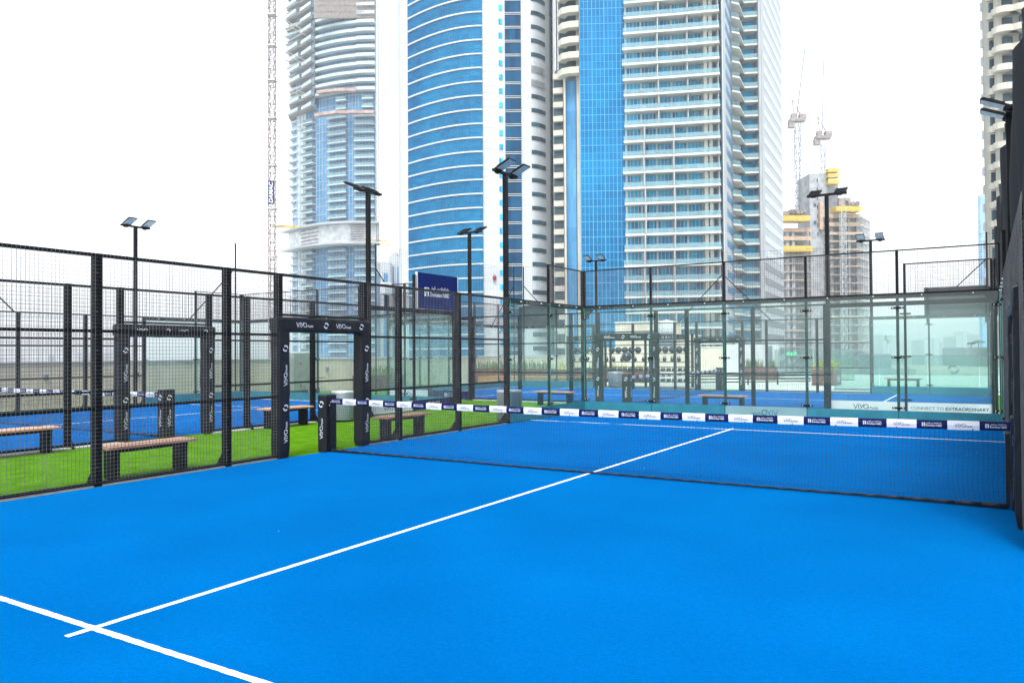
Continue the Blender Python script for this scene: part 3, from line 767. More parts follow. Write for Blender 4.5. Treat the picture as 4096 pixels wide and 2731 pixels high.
def blades(n, w_, d_, h, seed, lean=.35, wd=.025):
    rnd = random.Random(seed); m = MB()
    for _ in range(n):
        x, y = rnd.uniform(-w_, w_), rnd.uniform(-d_, d_); a = rnd.uniform(0, 6.28); hh = h * rnd.uniform(.45, 1.0); l = lean * hh * rnd.random()
        dx, dy = math.cos(a) * l, math.sin(a) * l; px, py = -math.sin(a) * wd, math.cos(a) * wd
        m.geo([(x - px, y - py, 0), (x + px, y + py, 0), (x + dx * .4 + px * .8, y + dy * .4 + py * .8, hh * .6), (x + dx * .4 - px * .8, y + dy * .4 - py * .8, hh * .6), (x + dx, y + dy, hh)], [(0, 1, 2, 3), (3, 2, 4)])
    return m
def planter(label, plabel, x, y, w_, d_, h, col, leaf, n, ph, seed, rz=0):
    t = thing('planter', label, 'planter', (x, y, 0), rz, GP)
    m = MB(); m.box(-w_, w_, -d_, d_, 0, h); m.box(-w_ - .02, w_ + .02, -d_ - .02, d_ + .02, h, h + .04); m.build('box', col, t)
    m = MB(); m.box(-w_ + .03, w_ - .03, -d_ + .03, d_ - .03, h + .041, h + .05); m.build('soil', SOIL, t)
    p = blades(n, w_ * .92, d_ * .85, ph, seed).build('spiky_plant', leaf); p.location = (x, y, h + .05); p.rotation_euler = (0, 0, rz)
    tag(p, plabel, 'plant', GS)
    return t
planter('brown planter by the parapet left of the glass end of the left court', 'grassy plants in the brown planter by the left parapet', -19.9, 18.2, .5, 1.3, .62, BROWN, LEAFG, 130, .55, 1)
planter('long brown planter in front of the beige wall, left portion', 'low green spiky plants in the left long planter', -18.2, 27.6, 2.6, .5, .72, BROWN, LEAFG, 260, .6, 2)
planter('long brown planter seen through the near side glass', 'yellow green plants in the long planter behind the side glass', -14.6, 30.5, 3.4, .45, .62, BROWN, LEAFY, 150, .6, 3)
planter('reddish planter behind the far padded door frame', 'thin dry plants in the reddish planter behind the far door frame', -6.6, 36.5, .9, .4, .72, BROWN, LEAFG, 90, .55, 4)
tp = planter('brown corner planter overflowing with yellow plants near the balustrade', 'bright yellow green bushy plant in the corner planter', -2.0, 30.9, .55, .85, .72, BROWN, LEAFY, 420, .52, 5)
tv, tf = text_geo("OPEN", .36, bold=.01)
L = MB(); L.geo(tv, tf, frame((.552, -.5, .18), (0, 1, 0), (0, 0, 1), 1.0)); L.build('lettering', WHITE, tp)
t = thing('timber_platform', 'low honey coloured timber platform beyond the rear court', 'platform', (-15.5, 26.2, 0))
m = MB()
for k in range(12): m.box(-3.6, 3.4, -.9 + k * .15, -.76 + k * .15, .36, .40)
m.build('deck_boards', TIMBER, t); m = MB(); m.box(-3.55, 3.35, -.88, .86, 0, .355); m.build('base', TIMBER, t)
# plant room with round tank
t = thing('plant_room', 'pale plant room block with louvred panels behind the gym racks', 'building', (-18.0, 45.0, 0))
m = MB(); m.box(-1.6, 2.6, 0, 3, 0, 3.9); m.box(2.6, 4.2, .2, 3, 0, 2.95); m.build('wall', BEIGE, t)
m = MB(); m.box(-1.65, 2.65, -.05, 3.05, 3.9, 4.0); m.build('roof', COPE, t)
t = thing('water_tank', 'round pale tank on top of the plant room', 'tank', (-15.3, 44.6, 0))
m = MB(); m.lathe([(0, 3.0), (.55, 3.0), (.62, 3.1), (.62, 3.75), (.5, 3.95), (0, 4.05)], 20); m.build('shell', COPE, t)
m = MB(); m.box(-.5, .5, -.5, .5, 0, 2.99); m.build('stand', BINM, t)
t = wall_box('white_wall', 'white painted wall seen through the far padded door frame', 'wall', -9.4, -6.0, 38.5, 38.9, 0, 2.1, COPE)
m = MB(); m.box(.95, 1.35, -.26, -.203, 0, 2.0); m.build('door', BINM, t)
t = thing('slatted_barrier', 'low black slatted barrier on the pale terrace beyond the far net', 'barrier', (-8.0, 27.5, 0), R_(38))
m = MB()
for k in range(4): m.box(0, 6.5, -.03, .03, .12 + k * .15, .18 + k * .15)
m.build('slats', BLACK, t)
for k in range(5): m = MB(); m.box(.1 + k * 1.55, .16 + k * 1.55, .031, .08, 0, .68); m.build('post', BLACK, t)

# ------------------------------------------------------------------ gym rack with balls
t = thing('storage_rack', 'long black gym storage rack with a lettered header behind the rear court', 'rack', (-10.2, 25.3, 0))
for x in (-3.15, -1.05, 1.05, 3.15):
    for y in (-.3, .3):
        m = MB(); m.box(x - .05, x + .05, y - .04, y + .04, 0, 2.52)
        m.build('upright', BLACK, t)
for k, (a, b) in enumerate(((-3.1, -1.1), (-1.0, 1.0), (1.1, 3.1))):
    m = MB(); m.box(a, b, -.36, -.345, 2.24, 2.50); hb = m.build('header_board', BLACK, t)
    tv, tf = text_geo("YOUTH", .17, spacing=1.6); q = bounds(tv)
for z in (.28, .78, 1.22, 1.62):
    m = MB(); m.box(-3.1, 3.1, -.34, -.30, z - .03, z); m.box(-3.1, 3.1, .30, .34, z - .03, z)
    if z < 1.6: m.box(-3.1, 3.1, -.30, .30, z - .02, z - .005)
    m.build('shelf', BLACK, t)
L = MB(); rnd = random.Random(3)
tv, tf = text_geo("THROX", .16, spacing=1.7); q = bounds(tv)
for a in (-2.1, 0, 2.1): L.geo(tv, tf, frame((a + q[1] / 2, -.362, 2.31), (-1, 0, 0), (0, 0, 1), 1.0))
L.build('lettering', WHITE, t)
GBL = 'medicine balls on the top shelf of the rack'; GK = 'kettlebells on the racks'; GD = 'dumbbells on the racks'
m = MB(); m.ball((0, 0, 0), .165); b0_ = m.build('medicine_ball', RUBBER)
spots = [-2.9 + k * .345 for k in range(18) if k not in (5, 11, 12)]
for i, x in enumerate(spots):
    o = b0_ if i == 0 else b0_.copy()
    if i: COL.objects.link(o)
    o.location = (-10.2 + x, 25.3, 1.62 + .158)
    tag(o, 'black medicine ball in the row along the top shelf of the gym rack', 'ball', GBL)
m = MB(); m.ball((0, 0, .09), .10); m.bar((-.06, 0, .16), (-.045, 0, .25), .016, 6); m.bar((.06, 0, .16), (.045, 0, .25), .016, 6); m.bar((-.05, 0, .25), (.05, 0, .25), .016, 6)
k0 = m.build('kettlebell', RUBBER)
for i in range(16):
    o = k0 if i == 0 else k0.copy()
    if i: COL.objects.link(o)
    o.location = (-10.2 - 2.9 + i * .37 + rnd.uniform(-.05, .05), 25.25, 1.222)
    tag(o, 'black kettlebell on the second shelf of the gym rack', 'kettlebell', GK)
m = MB(); m.bar((0, -.16, .07), (0, -.06, .07), .07, 8); m.bar((0, .06, .07), (0, .16, .07), .07, 8); m.bar((0, -.07, .07), (0, .07, .07), .018, 6)
d0 = m.build('dumbbell', RUBBER); nd = 0
for z in (.78, .28):
    for i in range(22):
        o = d0 if nd == 0 else d0.copy()
        if nd: COL.objects.link(o)
        nd += 1
        o.location = (-10.2 - 2.95 + i * .28, 25.3, z + .003)
        tag(o, 'black dumbbell on the %s shelf of the gym rack' % ('middle' if z > .5 else 'lowest'), 'dumbbell', GD + (' middle shelf' if z > .5 else ' lowest shelf'))
m = MB(); m.ball((0, 0, 0), .24); o = m.build('slam_ball', RUBBER); o.location = (-9.95, 24.6, 1.45)
tag(o, 'large black ball hanging in front of the middle of the gym rack', 'ball')

# ------------------------------------------------------------------ glass windbreak with mirrored lettering, balustrade, exit sign
def balustrade(label, a, b, h=1.45, letters=True):
    Ln = math.hypot(b[0] - a[0], b[1] - a[1]); t = thing('glass_balustrade', label, 'balustrade', (a[0], a[1], 0), math.atan2(b[1] - a[1], b[0] - a[0]), 'glass balustrades of the terrace')
    n = max(1, int(Ln / 1.6)); w_ = Ln / n
    for k in range(n):
        m = MB(); m.box(k * w_ + .01, (k + 1) * w_ - .01, -.006, .006, .06, h); p = m.build('glass_pane', BALG, t)
        if letters:
            L = MB(); c = (k * w_ + w_ / 2, .012, h * .62)
            if k % 2: L.geo(VIYA_V, VIYA_F, frame(c, (-1, 0, 0), (0, 0, 1), .13))
            else: L.geo(RING_V, RING_F, frame(c, (-1, 0, 0), (0, 0, 1), .34))
            L.build('lettering', WHITE, p)
    m = MB(); m.box(0, Ln, -.05, .05, 0, .06); m.build('base_channel', BINM, t)
    m = MB(); m.box(0, Ln, -.02, .02, h + .001, h + .02); m.build('handrail', BINM, t)
    return t
balustrade('glass balustrade with ring logos at the edge of the roof beyond the rear court', (-.9, 26.0), (6.3, 26.0))
balustrade('glass windbreak with mirrored logos beside the yellow plants', (-6.0, 37.5), (-1.6, 37.5), 1.75)
t = thing('exit_sign', 'green emergency exit sign on the glass windbreak', 'sign', (-5.0, 37.42, 1.52))
m = MB(); m.box(-.30, .30, -.02, .02, -.11, .11); p = m.build('panel', GREENS, t)
V = []; F = []
stroke(V, F, [(-.25, 0), (-.13, 0)], .03); stroke(V, F, [(-.19, .05), (-.25, 0)], .03); stroke(V, F, [(-.19, -.05), (-.25, 0)], .03)
stroke(V, F, [(-.02, .03), (.03, -.02)], .035); stroke(V, F, [(.03, -.02), (.0, -.08)], .03); stroke(V, F, [(.0, 0), (-.05, -.05)], .03)
stroke(V, F, arc(.0, .065, .012, 0, 360, 8), .02); stroke(V, F, [(.15, -.07), (.15, .07)], .02); stroke(V, F, [(.15, .07), (.25, .07)], .02); stroke(V, F, [(.25, .07), (.25, -.07)], .02)
MB().geo(V, F, frame((0, -.0225, 0), (1, 0, 0), (0, 0, 1), 1.0)).build('pictogram', WHITE, p)

# ------------------------------------------------------------------ towers: local x = right across the view, local y = away, placed by true distance
RZ = math.atan2(r_[1], r_[0]); FX, FY = -math.sin(RZ), math.cos(RZ); RX, RY = math.cos(RZ), math.sin(RZ)
def base_at(d, lat=0): return (CX + FX * d + RX * lat, CY + FY * d + RY * lat, 0)
def LT(px, d): return (px - 2048) / 3073.8 * d
def ZR(row, d): return 1.685 + (1411 - row) * d / 3073.8
ZB = -60
TWH = mat("tower_white", (.36, .39, .41), .55, noise=.05, nscale=.25)
TGRY = mat("tower_grey", (.26, .29, .31), .6, noise=.10, nscale=.2)
TBEI = mat("tower_beige", (.33, .32, .28), .7, noise=.08, nscale=.3)
TCON = mat("hazed_concrete", (.25, .27, .29), .85, noise=.22, nscale=.5)  # concrete lightened: distance haze is mixed into the colour
SLAB = mat("slab_edge", (.42, .43, .40), .7, noise=.08, nscale=.5)
YEL = mat("formwork_yellow", (.40, .29, .06), .6, noise=.12, nscale=.6)
ORG = mat("hazed_screen_orange", (.34, .25, .18), .7, noise=.2, nscale=.8)  # orange paled to carry the haze in front of the screens
DARKW = mat("dark_window", (.010, .045, .065), .25, spec=.4, noise=.5, nscale=.35)
CYANW = pane_mat("balcony_window", (.0, .075, .22), (.03, .34, .56), 1.25, 3.2, .3, .1, .0, 1.0)
BLUEB = pane_mat("blue_band_glass", (.0, .078, .185), (.0, .155, .315), 1.35, 1.55, .25, .0, .55)
BLUEC = pane_mat("blue_curtain_glass", (.0, .080, .21), (.0, .155, .34), 1.5, 1.75, .25, .0, .55)
NAVYG = pane_mat("navy_glass", (.0, .010, .035), (.0, .07, .16), 1.3, 3.6, .25, .1)
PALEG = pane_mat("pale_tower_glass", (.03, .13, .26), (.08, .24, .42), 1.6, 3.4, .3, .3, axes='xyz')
MULL2 = mat('light_mullion', (.06, .24, .36), .6, noise=.1)
MULL = mat("mullion", (.01, .09, .17), .6, noise=.1)
SCAF = mat("scaffold_steel", (.20, .18, .175), .6, noise=.25, nscale=1)
CRANE = mat("crane_paint", (.13, .145, .16), .6, noise=.1)
MASTM = mat("mast_paint", (.40, .38, .34), .6, noise=.1)

def mast(label, d, px, w_, z0, z1, name='crane_mast', m_=None, cat='crane mast', bay=None):
    t = thing(name, label, cat, base_at(d, LT(px, d)), RZ)
    m = MB(); h = w_ / 2; bay = bay or w_; r = w_ * .075
    for sx in (-h, h):
        for sy in (-h, h): m.bar((sx, sy, z0), (sx, sy, z1), r, 4)
    n = int((z1 - z0) / bay)
    for k in range(n):
        a = z0 + k * bay; b = a + bay
        for (p, q) in (((-h, -h), (h, -h)), ((h, -h), (h, h)), ((h, h), (-h, h)), ((-h, h), (-h, -h))):
            m.bar((*p, a), (*q, a), r * .8, 3, caps=False)
            if k % 2: p, q = q, p
            m.bar((*p, a), (*q, b), r * .7, 3, caps=False)
    m.build('lattice', m_ or MASTM, t)
    return t

PALEB = mat('glare_paled_glass', (.38, .43, .48), .3, noise=.05, nscale=.3)  # pale tone paints blown-out glare onto the upper end-wall windows
# ---- tower B: white with curved blue glass front and white bands
D = 200.0
t = thing('office_tower', 'white skyscraper with a curved blue glass front striped by white bands', 'skyscraper', base_at(D), RZ)
def pt(px, dep): return (LT(px, dep), dep - D)
curve = []
for i in range(15):
    s_ = i / 14; dep = 200 + 12.6 * (1 - s_) ** 2; curve.append(pt(lerp(1640, 1936, s_), dep))
ZT = 112.0
plan = [pt(1608, 213.5)] + [pt(1638, 213.0)] + curve + [pt(1990, 200), pt(2026, 200.2), pt(2092, 200.2), pt(2130, 200)]
rc = []
for i in range(9):
    a = i / 8; rc.append(pt(lerp(2132, 2206, a), 200 + 5.5 * a * a))
plan += rc + [pt(2221, 214)]
m = MB(); m.prism(plan + [(LT(2221, 240), 34), (LT(1608, 240), 34)], ZB, ZT); m.build('wall', TWH, t)
m = MB(); m.strip(curve, .02, .35, ZB, ZT - 2); gl = m.build('glass_front', BLUEB, t)
m = MB()
for i in range(29):
    s_ = i / 28; dep = 200 + 12.6 * (1 - s_) ** 2; p = pt(lerp(1642, 1934, s_), dep)
    m.box(p[0] - .04, p[0] + .04, p[1] - .47, p[1] - .3, ZB, ZT - 2.5)
fl = 3.66; z0 = ZR(1505, D); kk = -16
for k in range(-16, 32):
    z = z0 + k * fl
    if z > ZT - 3: break
    for q in (1.35, 2.65): m.strip(curve, .34, .40, z + q, z + q + .06)
m.build('mullion', MULL, gl)
for k in range(-16, 32):
    z = z0 + k * fl
    if z > ZT - 1: break
    m = MB(); m.strip(curve, .3, .70, z - .18, z + .18); m.build('floor_band', TWH, t)
P2 = [pt(2027, 200.2), pt(2091, 200.2)]
m = MB(); m.strip(P2, .02, .25, ZB, ZT - 2); gs = m.build('dark_glass_strip', NAVYG, t)
m = MB()
for k in range(-16, 32):
    z = z0 + k * fl - .6
    for q in (0, .45): m.strip(P2, .25, .42, z + q, z + q + .13)
m.build('louvre', SLAB, gs)
for k in range(-4, 32):
    z = z0 + k * fl
    if z > ZT - 3: break
    m = MB(); lo, hi = z - 1.0, z + .7
    Q = [p for p in rc[0:7]]
    if k in (21, 22):
        m.strip(Q, .05, .12, lo, hi)
        for q in range(7): m.strip(Q[:6], .2, .3, lo + q * .24, lo + q * .24 + .1)
    else: m.strip(Q, .04, .12, lo + .35, hi - .25)
    wd = m.build('window', DARKW if k not in (21, 22) else TGRY, t)
    m = MB(); m.box(LT(2002, 200), LT(2017, 200), -.06, .05, z + .6, z + 2.0); m.build('small_window', CYANW, t)
    if k % 1 == 0:
        a, b = pt(2209, 208), pt(2219, 212.5); m = MB(); m.prism([(a[0] + .25, a[1]), (b[0] + .25, b[1]), (b[0], b[1]), (a[0], a[1])], z - .3, z + 1.6); m.build('small_window', DARKW, t)
# panel joints
m = MB()
for k in range(-16, 60):
    z = z0 + k * fl / 2 + .9
    if z > ZT: break
    m.strip([pt(1608, 213.5), pt(1638, 213.0)], .0, .03, z, z + .07); m.strip([pt(1940, 200), pt(1988, 200)], 0, .03, z, z + .07)
m.build('panel_joint', TGRY, t)['kind'] = 'stuff'
m = MB(); m.ball((LT(1980, 200), -.5, ZR(1111, 200)), .5, sc=(1, 1, 1.4)); m.build('red_beacon', RED, t)

# ---- tower C: blue curtain wall with long glass balconies
D = 173.0
t = thing('apartment_tower', 'tall blue glass apartment tower with long stacked balconies', 'skyscraper', base_at(D), RZ)
fl = 3.5; ZT = 112
zoff = ZR(62, 171) - 22 * 3.49  # slab phase
m = MB()
core = [pt(2222, 181), pt(2326, 178), pt(2326, 175.6), pt(2508, 175.0), pt(2510, 174.4), pt(2898, 171.4), pt(2942, 186), pt(2966, 190.5), pt(3052, 190), pt(3138, 217), (LT(3138, 225), 60), (LT(2222, 225), 60)]
m.prism(core, ZB, ZT); m.build('wall', TGRY, t)
Pb = [pt(2327, 175.4), pt(2508, 174.8)]
m = MB(); m.strip(Pb, .05, .3, ZB, ZT); gw = m.build('curtain_wall', BLUEC, t)
m = MB()
for i in range(12):
    p = pt(lerp(2328, 2507, i / 11), lerp(175.4, 174.8, i / 11)); w_ = .09 if i % 3 else .16
    m.box(p[0] - w_ / 2, p[0] + w_ / 2, p[1] - .46, p[1] - .28, ZB, ZT)
for k in range(-18, 64):
    z = zoff + k * 1.745
    if z < ZT: m.strip(Pb, .29, .36, z, z + (.07 if k % 2 else .14))
m.build('mullion', MULL2, gw)
Pw = [pt(2512, 174.2), pt(2896, 171.3)]
m = MB(); m.strip(Pw, .03, .12, ZB, ZT); m.build('window_wall', CYANW, t)
m = MB(); m.strip([pt(2968, 190.2), pt(3040, 189.8)], .03, .12, ZB, ZT); m.build('window_wall', CYANW, t)
m = MB(); a, b = Pw
for i in range(26):
    u = i / 25; x, y = lerp(a[0], b[0], u), lerp(a[1], b[1], u); w_ = .05 if i % 4 else .20
    m.box(x - w_, x + w_, y - .3, y - .1, ZB, ZT)
m.build('window_post', SLAB, t)
Ps = [pt(2502, 171.8), pt(2700, 170.0), pt(2890, 168.0)]
for k in range(-8, 33):
    z = zoff + k * 3.49
    if z > ZT: break
    wob = .25 * math.sin(k * .9)
    A = [(Ps[0][0] + wob, Ps[0][1]), Ps[1], Ps[2]]
    m = MB(); back = [pt(2510, 174.0), pt(2896, 171.3)]
    m.prism([A[0], A[1], A[2], (back[1][0], back[1][1]), (back[0][0], back[0][1])], z - .22, z + .22); sb = m.build('balcony', SLAB, t)
    m = MB(); m.strip(A, -.25, -.19, z + .22, z + 1.32); m.build('balustrade', TRAIL, sb)
    m = MB()
    for q in range(3): x = lerp(A[0][0], A[2][0], (.37 if k > 14 else .22) + q * .31 if q < 2 else .999); yy = lerp(A[0][1], A[2][1], .5) ; m.box(x - .12, x + .12, yy + .8 - q * .9, yy + 2.8, z + .22, z + 3.26)
    m.build('partition', TGRY, sb)
    rf = random.Random(k * 13 + 5); m = MB()
    for q in range(rf.randint(3, 8)):
        u = rf.uniform(.03, .97); x, yy = lerp(A[0][0], A[2][0], u), lerp(A[0][1], A[2][1], u) + rf.uniform(.7, 1.6); ww = rf.uniform(.2, .7); hh = rf.uniform(.5, 1.1)
        m.box(x - ww, x + ww, yy, yy + .3, z + .22, z + .22 + hh); m.box(x - ww, x + ww * .2, yy + .3, yy + .4, z + .22, z + .4 + hh)
    m.build('furniture', (TWH, INK, BROWN, TBEI)[k % 4], sb)
    # small balconies on the set-back face and their corner
    z2 = z
    m = MB(); B0, B1 = pt(2962, 187.6), pt(3052, 186.8)
    m.prism([B0, B1, pt(3050, 190.0), pt(2966, 190.5)], z2 - .2, z2 + .2); s2 = m.build('balcony', SLAB, t)
    m = MB(); m.strip([B0, B1], -.2, -.12, z2 + .2, z2 + 1.25); m.build('balustrade', TRAIL, s2)
    m = MB(); C0, C1, C2 = pt(2940, 179.5), pt(2972, 180.5), pt(2990, 187.5)
    m.prism([C0, C1, C2, pt(2966, 190.5), pt(2943, 186)], z2 - .2, z2 + .2); s3 = m.build('corner_balcony', SLAB, t)
    m = MB(); m.strip([C0, C1], -.2, -.12, z2 + .2, z2 + 1.25); m.build('balustrade', TRAIL, s3)
# columns
m = MB()
for px in (2832, 2852): p = pt(px, 170.4); m.box(p[0] - .4, p[0] + .4, p[1] - .3, p[1] + .5, ZB, ZT)
m.build('column', SLAB, t)
# side face of white panels and pale blue windows
sA, sB = pt(2900, 168.2), pt(2944, 186)
m = MB(); m.strip([sA, sB], 0, .15, ZB, ZT); m.build('side_wall', TWH, t)
m = MB()
for k in range(-10, 33):
    z = zoff + k * 3.49 + .9
    a = (lerp(sA[0], sB[0], .25), lerp(sA[1], sB[1], .25)); b = (lerp(sA[0], sB[0], .93), lerp(sA[1], sB[1], .93))
    m.strip([a, b], .15, .2, z, z + 1.7)
m.build('side_window', PALEG, t)
m = MB(); m.box(pt(3050, 186.5)[0] - .25, pt(3050, 186.5)[0] + .35, 13.3, 17, ZB, ZT); m.build('end_fin', TGRY, t)
gA, gB = pt(3060, 187.5), pt(3139, 217)
m = MB(); m.prism([gA, gB, (gB[0] - 3, gB[1]), (gA[0] - 1, gA[1] + 1)], ZB, ZT); m.build('end_wall', TWH, t)
for k in range(-8, 30):
    z = zoff + k * 3.49 + .9
    a = (lerp(gA[0], gB[0], .06), lerp(gA[1], gB[1], .06)); b = (lerp(gA[0], gB[0], .97), lerp(gA[1], gB[1], .97))
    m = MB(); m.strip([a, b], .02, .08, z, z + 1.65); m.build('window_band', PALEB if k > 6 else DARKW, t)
# left stack: beige balconies and grey glass column
m = MB(); m.strip([pt(2222, 180.5), pt(2268, 180)], .1, .3, ZB, ZR(300, 178)); m.build('window_stack', DARKW, t)
m = MB(); m.strip([pt(2268, 178.6), pt(2312, 178)], .1, .5, ZB, ZR(320, 178)); m.build('glass_column', PALEG, t)
m = MB(); m.box(LT(2313, 177.5), LT(2325, 177.5), 3.5, 6, ZB, ZT); m.box(LT(2262, 177.5), LT(2269, 177.5), 3.8, 6, ZB, ZR(300, 177.5)); m.build('beige_fin', TBEI, t)
k = 0
z = ZB
while z < ZR(310, 178):
    m = MB(); m.strip([pt(2222, 179.5), pt(2262, 179)], .0, 1.0, z, z + 1.25); m.build('beige_balcony', TBEI, t); z += 3.3
z = ZR(300, 176) 
while z < ZT:
    A = [pt(2246, 177.5), pt(2262, 175.6), pt(2288, 174.8), pt(2325, 174.5)]
    m = MB(); m.strip(A, -1.5, .5, z, z + 1.45); m.build('curved_balcony', TBEI, t); z += 3.5
m = MB(); m.strip([pt(2250, 178.6), pt(2325, 177.4)], .0, .2, ZR(300, 178), ZT); m.build('window_stack', DARKW, t)
m = MB()
for px in (2226, 2236): m.box(LT(px, 181), LT(px + 5, 181), 6.0, 8, ZR(290, 181), ZT)
m.build('white_fin', TWH, t)

# ---- tower A: curved tower with scaffold rings, unfinished top
D = 310.0
t = thing('construction_tower', 'pale blue curved skyscraper still under construction with scaffold rings', 'skyscraper', base_at(D), RZ)
ZT = ZR(0, D) + 12; fl = 3.40
body = []
for i in range(13):
    s_ = i / 12; body.append(pt(lerp(1190, 1505, s_), 310 + 16 * (1 - s_) ** 2.2))
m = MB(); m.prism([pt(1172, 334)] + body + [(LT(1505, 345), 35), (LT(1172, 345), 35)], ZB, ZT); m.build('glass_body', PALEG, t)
m = MB()
for i in range(0, 25):
    s_ = i / 24; p = pt(lerp(1190, 1505, s_), 310 + 16 * (1 - s_) ** 2.2); m.box(p[0] - .1, p[0] + .1, p[1] - .3, p[1] + .2, ZB, ZT)
k = 0
while ZB + k * fl < ZT: m.strip(body, 0, .18, ZB + k * fl, ZB + k * fl + .3); k += 1
m.build('mullion', TGRY, t)
WS = mat("white_precast", (.34, .42, .45), .6, noise=.05, nscale=.3)
def sub(a, b):
    P = []
    for i in range(6):
        px = lerp(a, b, i / 5); s_ = (px - 1190) / 315; P.append(pt(px, 310 + 16 * max(0, (1 - s_)) ** 2.2))
    return P
zb = ZR(1505, D); k = 0; nb = 0
while True:
    z = zb + k * fl; k += 1
    if z > ZT - 2: break
    row = 1411 - (z - 1.685) * 3073.8 / D
    if 880 < row < 965: continue
    m = MB()
    if row < 370:
        BB = [(1272, 1440, 2.6, 0, 1.1, 0), (1440, 1508, 3.2, -.1, 1.15, 0)]
    elif row < 455: BB = [(1355, 1395, 1.8, 0, .5, 1), (1455, 1500, 1.8, 0, .5, 1)]
    else: BB = [(1322, 1394, 1.8, 0, .42, 1), (1424, 1503, 1.8, 0, .42, 1), (1222, 1268, 2.4, 0, .42, 1)]
    for (a, b, dd, l_, h_, gl_) in BB:
        m = MB(); m.strip(sub(a, b), 0, dd, z + l_, z + h_); s_ = m.build('balcony', WS, t)
        if gl_: m = MB(); m.strip(sub(a + 1, b - 1), dd - .12, dd - .04, z + h_, z + 1.55); m.build('balustrade', TRAIL, s_)
# left stepped wing with jutting balconies
m = MB(); m.prism([pt(1170, 336), pt(1190, 326), pt(1226, 322), pt(1226, 340), pt(1170, 345)], ZB, ZR(455, 326)); m.build('side_wing', WS, t)
k = 0
while True:
    z = zb + k * fl * 1.0; k += 1; row = 1411 - (z - 1.685) * 3073.8 / 326
    if row < 0: break
    if 880 < row < 965: continue
    off = 10 * math.sin(row * .012) + (12 if row < 455 else 0)
    m = MB(); a, b = pt(1160 - off, 329), pt(1196 - off * .4, 325)
    m.prism([a, b, pt(1230, 322) if row < 455 else pt(1200, 326), pt(1170, 334)], z - .2, z + (.9 if row < 455 else .45)); m.build('wing_balcony', WS, t)
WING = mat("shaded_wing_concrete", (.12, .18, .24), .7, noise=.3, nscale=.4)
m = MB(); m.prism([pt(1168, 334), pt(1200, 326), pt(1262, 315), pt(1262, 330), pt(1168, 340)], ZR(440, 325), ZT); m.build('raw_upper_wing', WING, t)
z = ZR(440, 322); n_ = 0; rw = random.Random(8)
while z < ZT:
    dx = 7 * math.sin(n_ * .55)
    for (a, b, da, db) in ((1150 + dx, 1192 + dx, 326, 319), (1206 + dx * .5, 1246, 319, 312)):
        if rw.random() < .12: continue
        m = MB(); m.prism([pt(a, da), pt(b, db), (LT(b, db) + 1.2, db - 310 + 7), (LT(a, da) + 1.5, da - 310 + 8)], z, z + 1.25); m.build('wing_balcony', WS, t)
    m = MB(); m.prism([pt(1156 + dx, 327), pt(1250, 313.5), pt(1256, 318), pt(1166, 334)], z - .5, z - .02); m.build('wing_slab', SCAF, t)
    z += 3.4 * 1.35; n_ += 1
# wide scaffold ring
ring = []
for i in range(19): s_ = i / 18; ring.append(pt(lerp(1120, 1518, s_ ** .92), 300 + 26 * (1 - s_) ** 3.4 + 3 * s_ ** 2))
zr0, zr1 = ZR(962, 303), ZR(888, 303)
for q in (zr0 - .8, zr1): m = MB(); m.strip(ring, -6, 0, q, q + .8); m.build('ring_slab', TGRY, t)
m = MB(); m.strip(ring, -4.5, -4.0, zr0, zr1)
m.build('ring_wall', mat("louvre_panel", (.52, .55, .58), .6, noise=.2, nscale=.5), t)
m = MB()
for q in range(8): z = lerp(zr0 + .5, zr1 - .3, q / 7); m.strip(ring[12:16], -3.9, -3.6, z, z + .28)
for q in range(5): z = lerp(zr0 + 1, zr1 - .6, q / 4); m.strip(ring[2:6], -3.9, -3.6, z, z + .3)
for i in range(40):
    s_ = i / 39; px = lerp(1125, 1515, s_); p = pt(px, 300.5 + (18 * (1 - s_) ** 4)); m.bar((p[0], p[1] - .3, zr1 + .8), (p[0], p[1] - .3, zr1 + 1.9), .05, 3)
m.build('ring_louvre', SCAF, t)['kind'] = 'stuff'
m = MB(); m.strip([pt(1268, 310), pt(1350, 306), pt(1500, 306)], -1, 1.5, ZR(452, 307), ZR(440, 307)); m.strip([pt(1275, 308), pt(1350, 305), pt(1430, 305)], -1, 1.2, ZR(362, 306), ZR(350, 306)); m.build('safety_deck', mat("rusty_deck", (.26, .20, .19), .8, noise=.3, nscale=.6), t)
m = MB()
for i in range(26): p = pt(lerp(1262, 1508, i / 25), 307); m.bar((p[0], p[1], ZR(60, 307)), (p[0], p[1], ZT + 2), .12, 3)
for j in range(9): z = lerp(ZR(60, 307), ZT, j / 8); m.bar((*pt(1262, 307), z), (*pt(1508, 307), z), .12, 3)
m.strip([pt(1262, 308), pt(1508, 308)], -.2, 0, ZR(62, 308), ZT)
m.build('top_scaffold', SCAF, t)
m = MB()
for (px, row) in ((1130, 905), (1150, 900), (1500, 960), (1512, 975)):
    p = pt(px, 305); z = ZR(row, 305); m.bar((p[0] - 4, p[1], z + .5), (p[0] + 5, p[1], z), .35, 4)
m.build('outrigger', YEL, t)

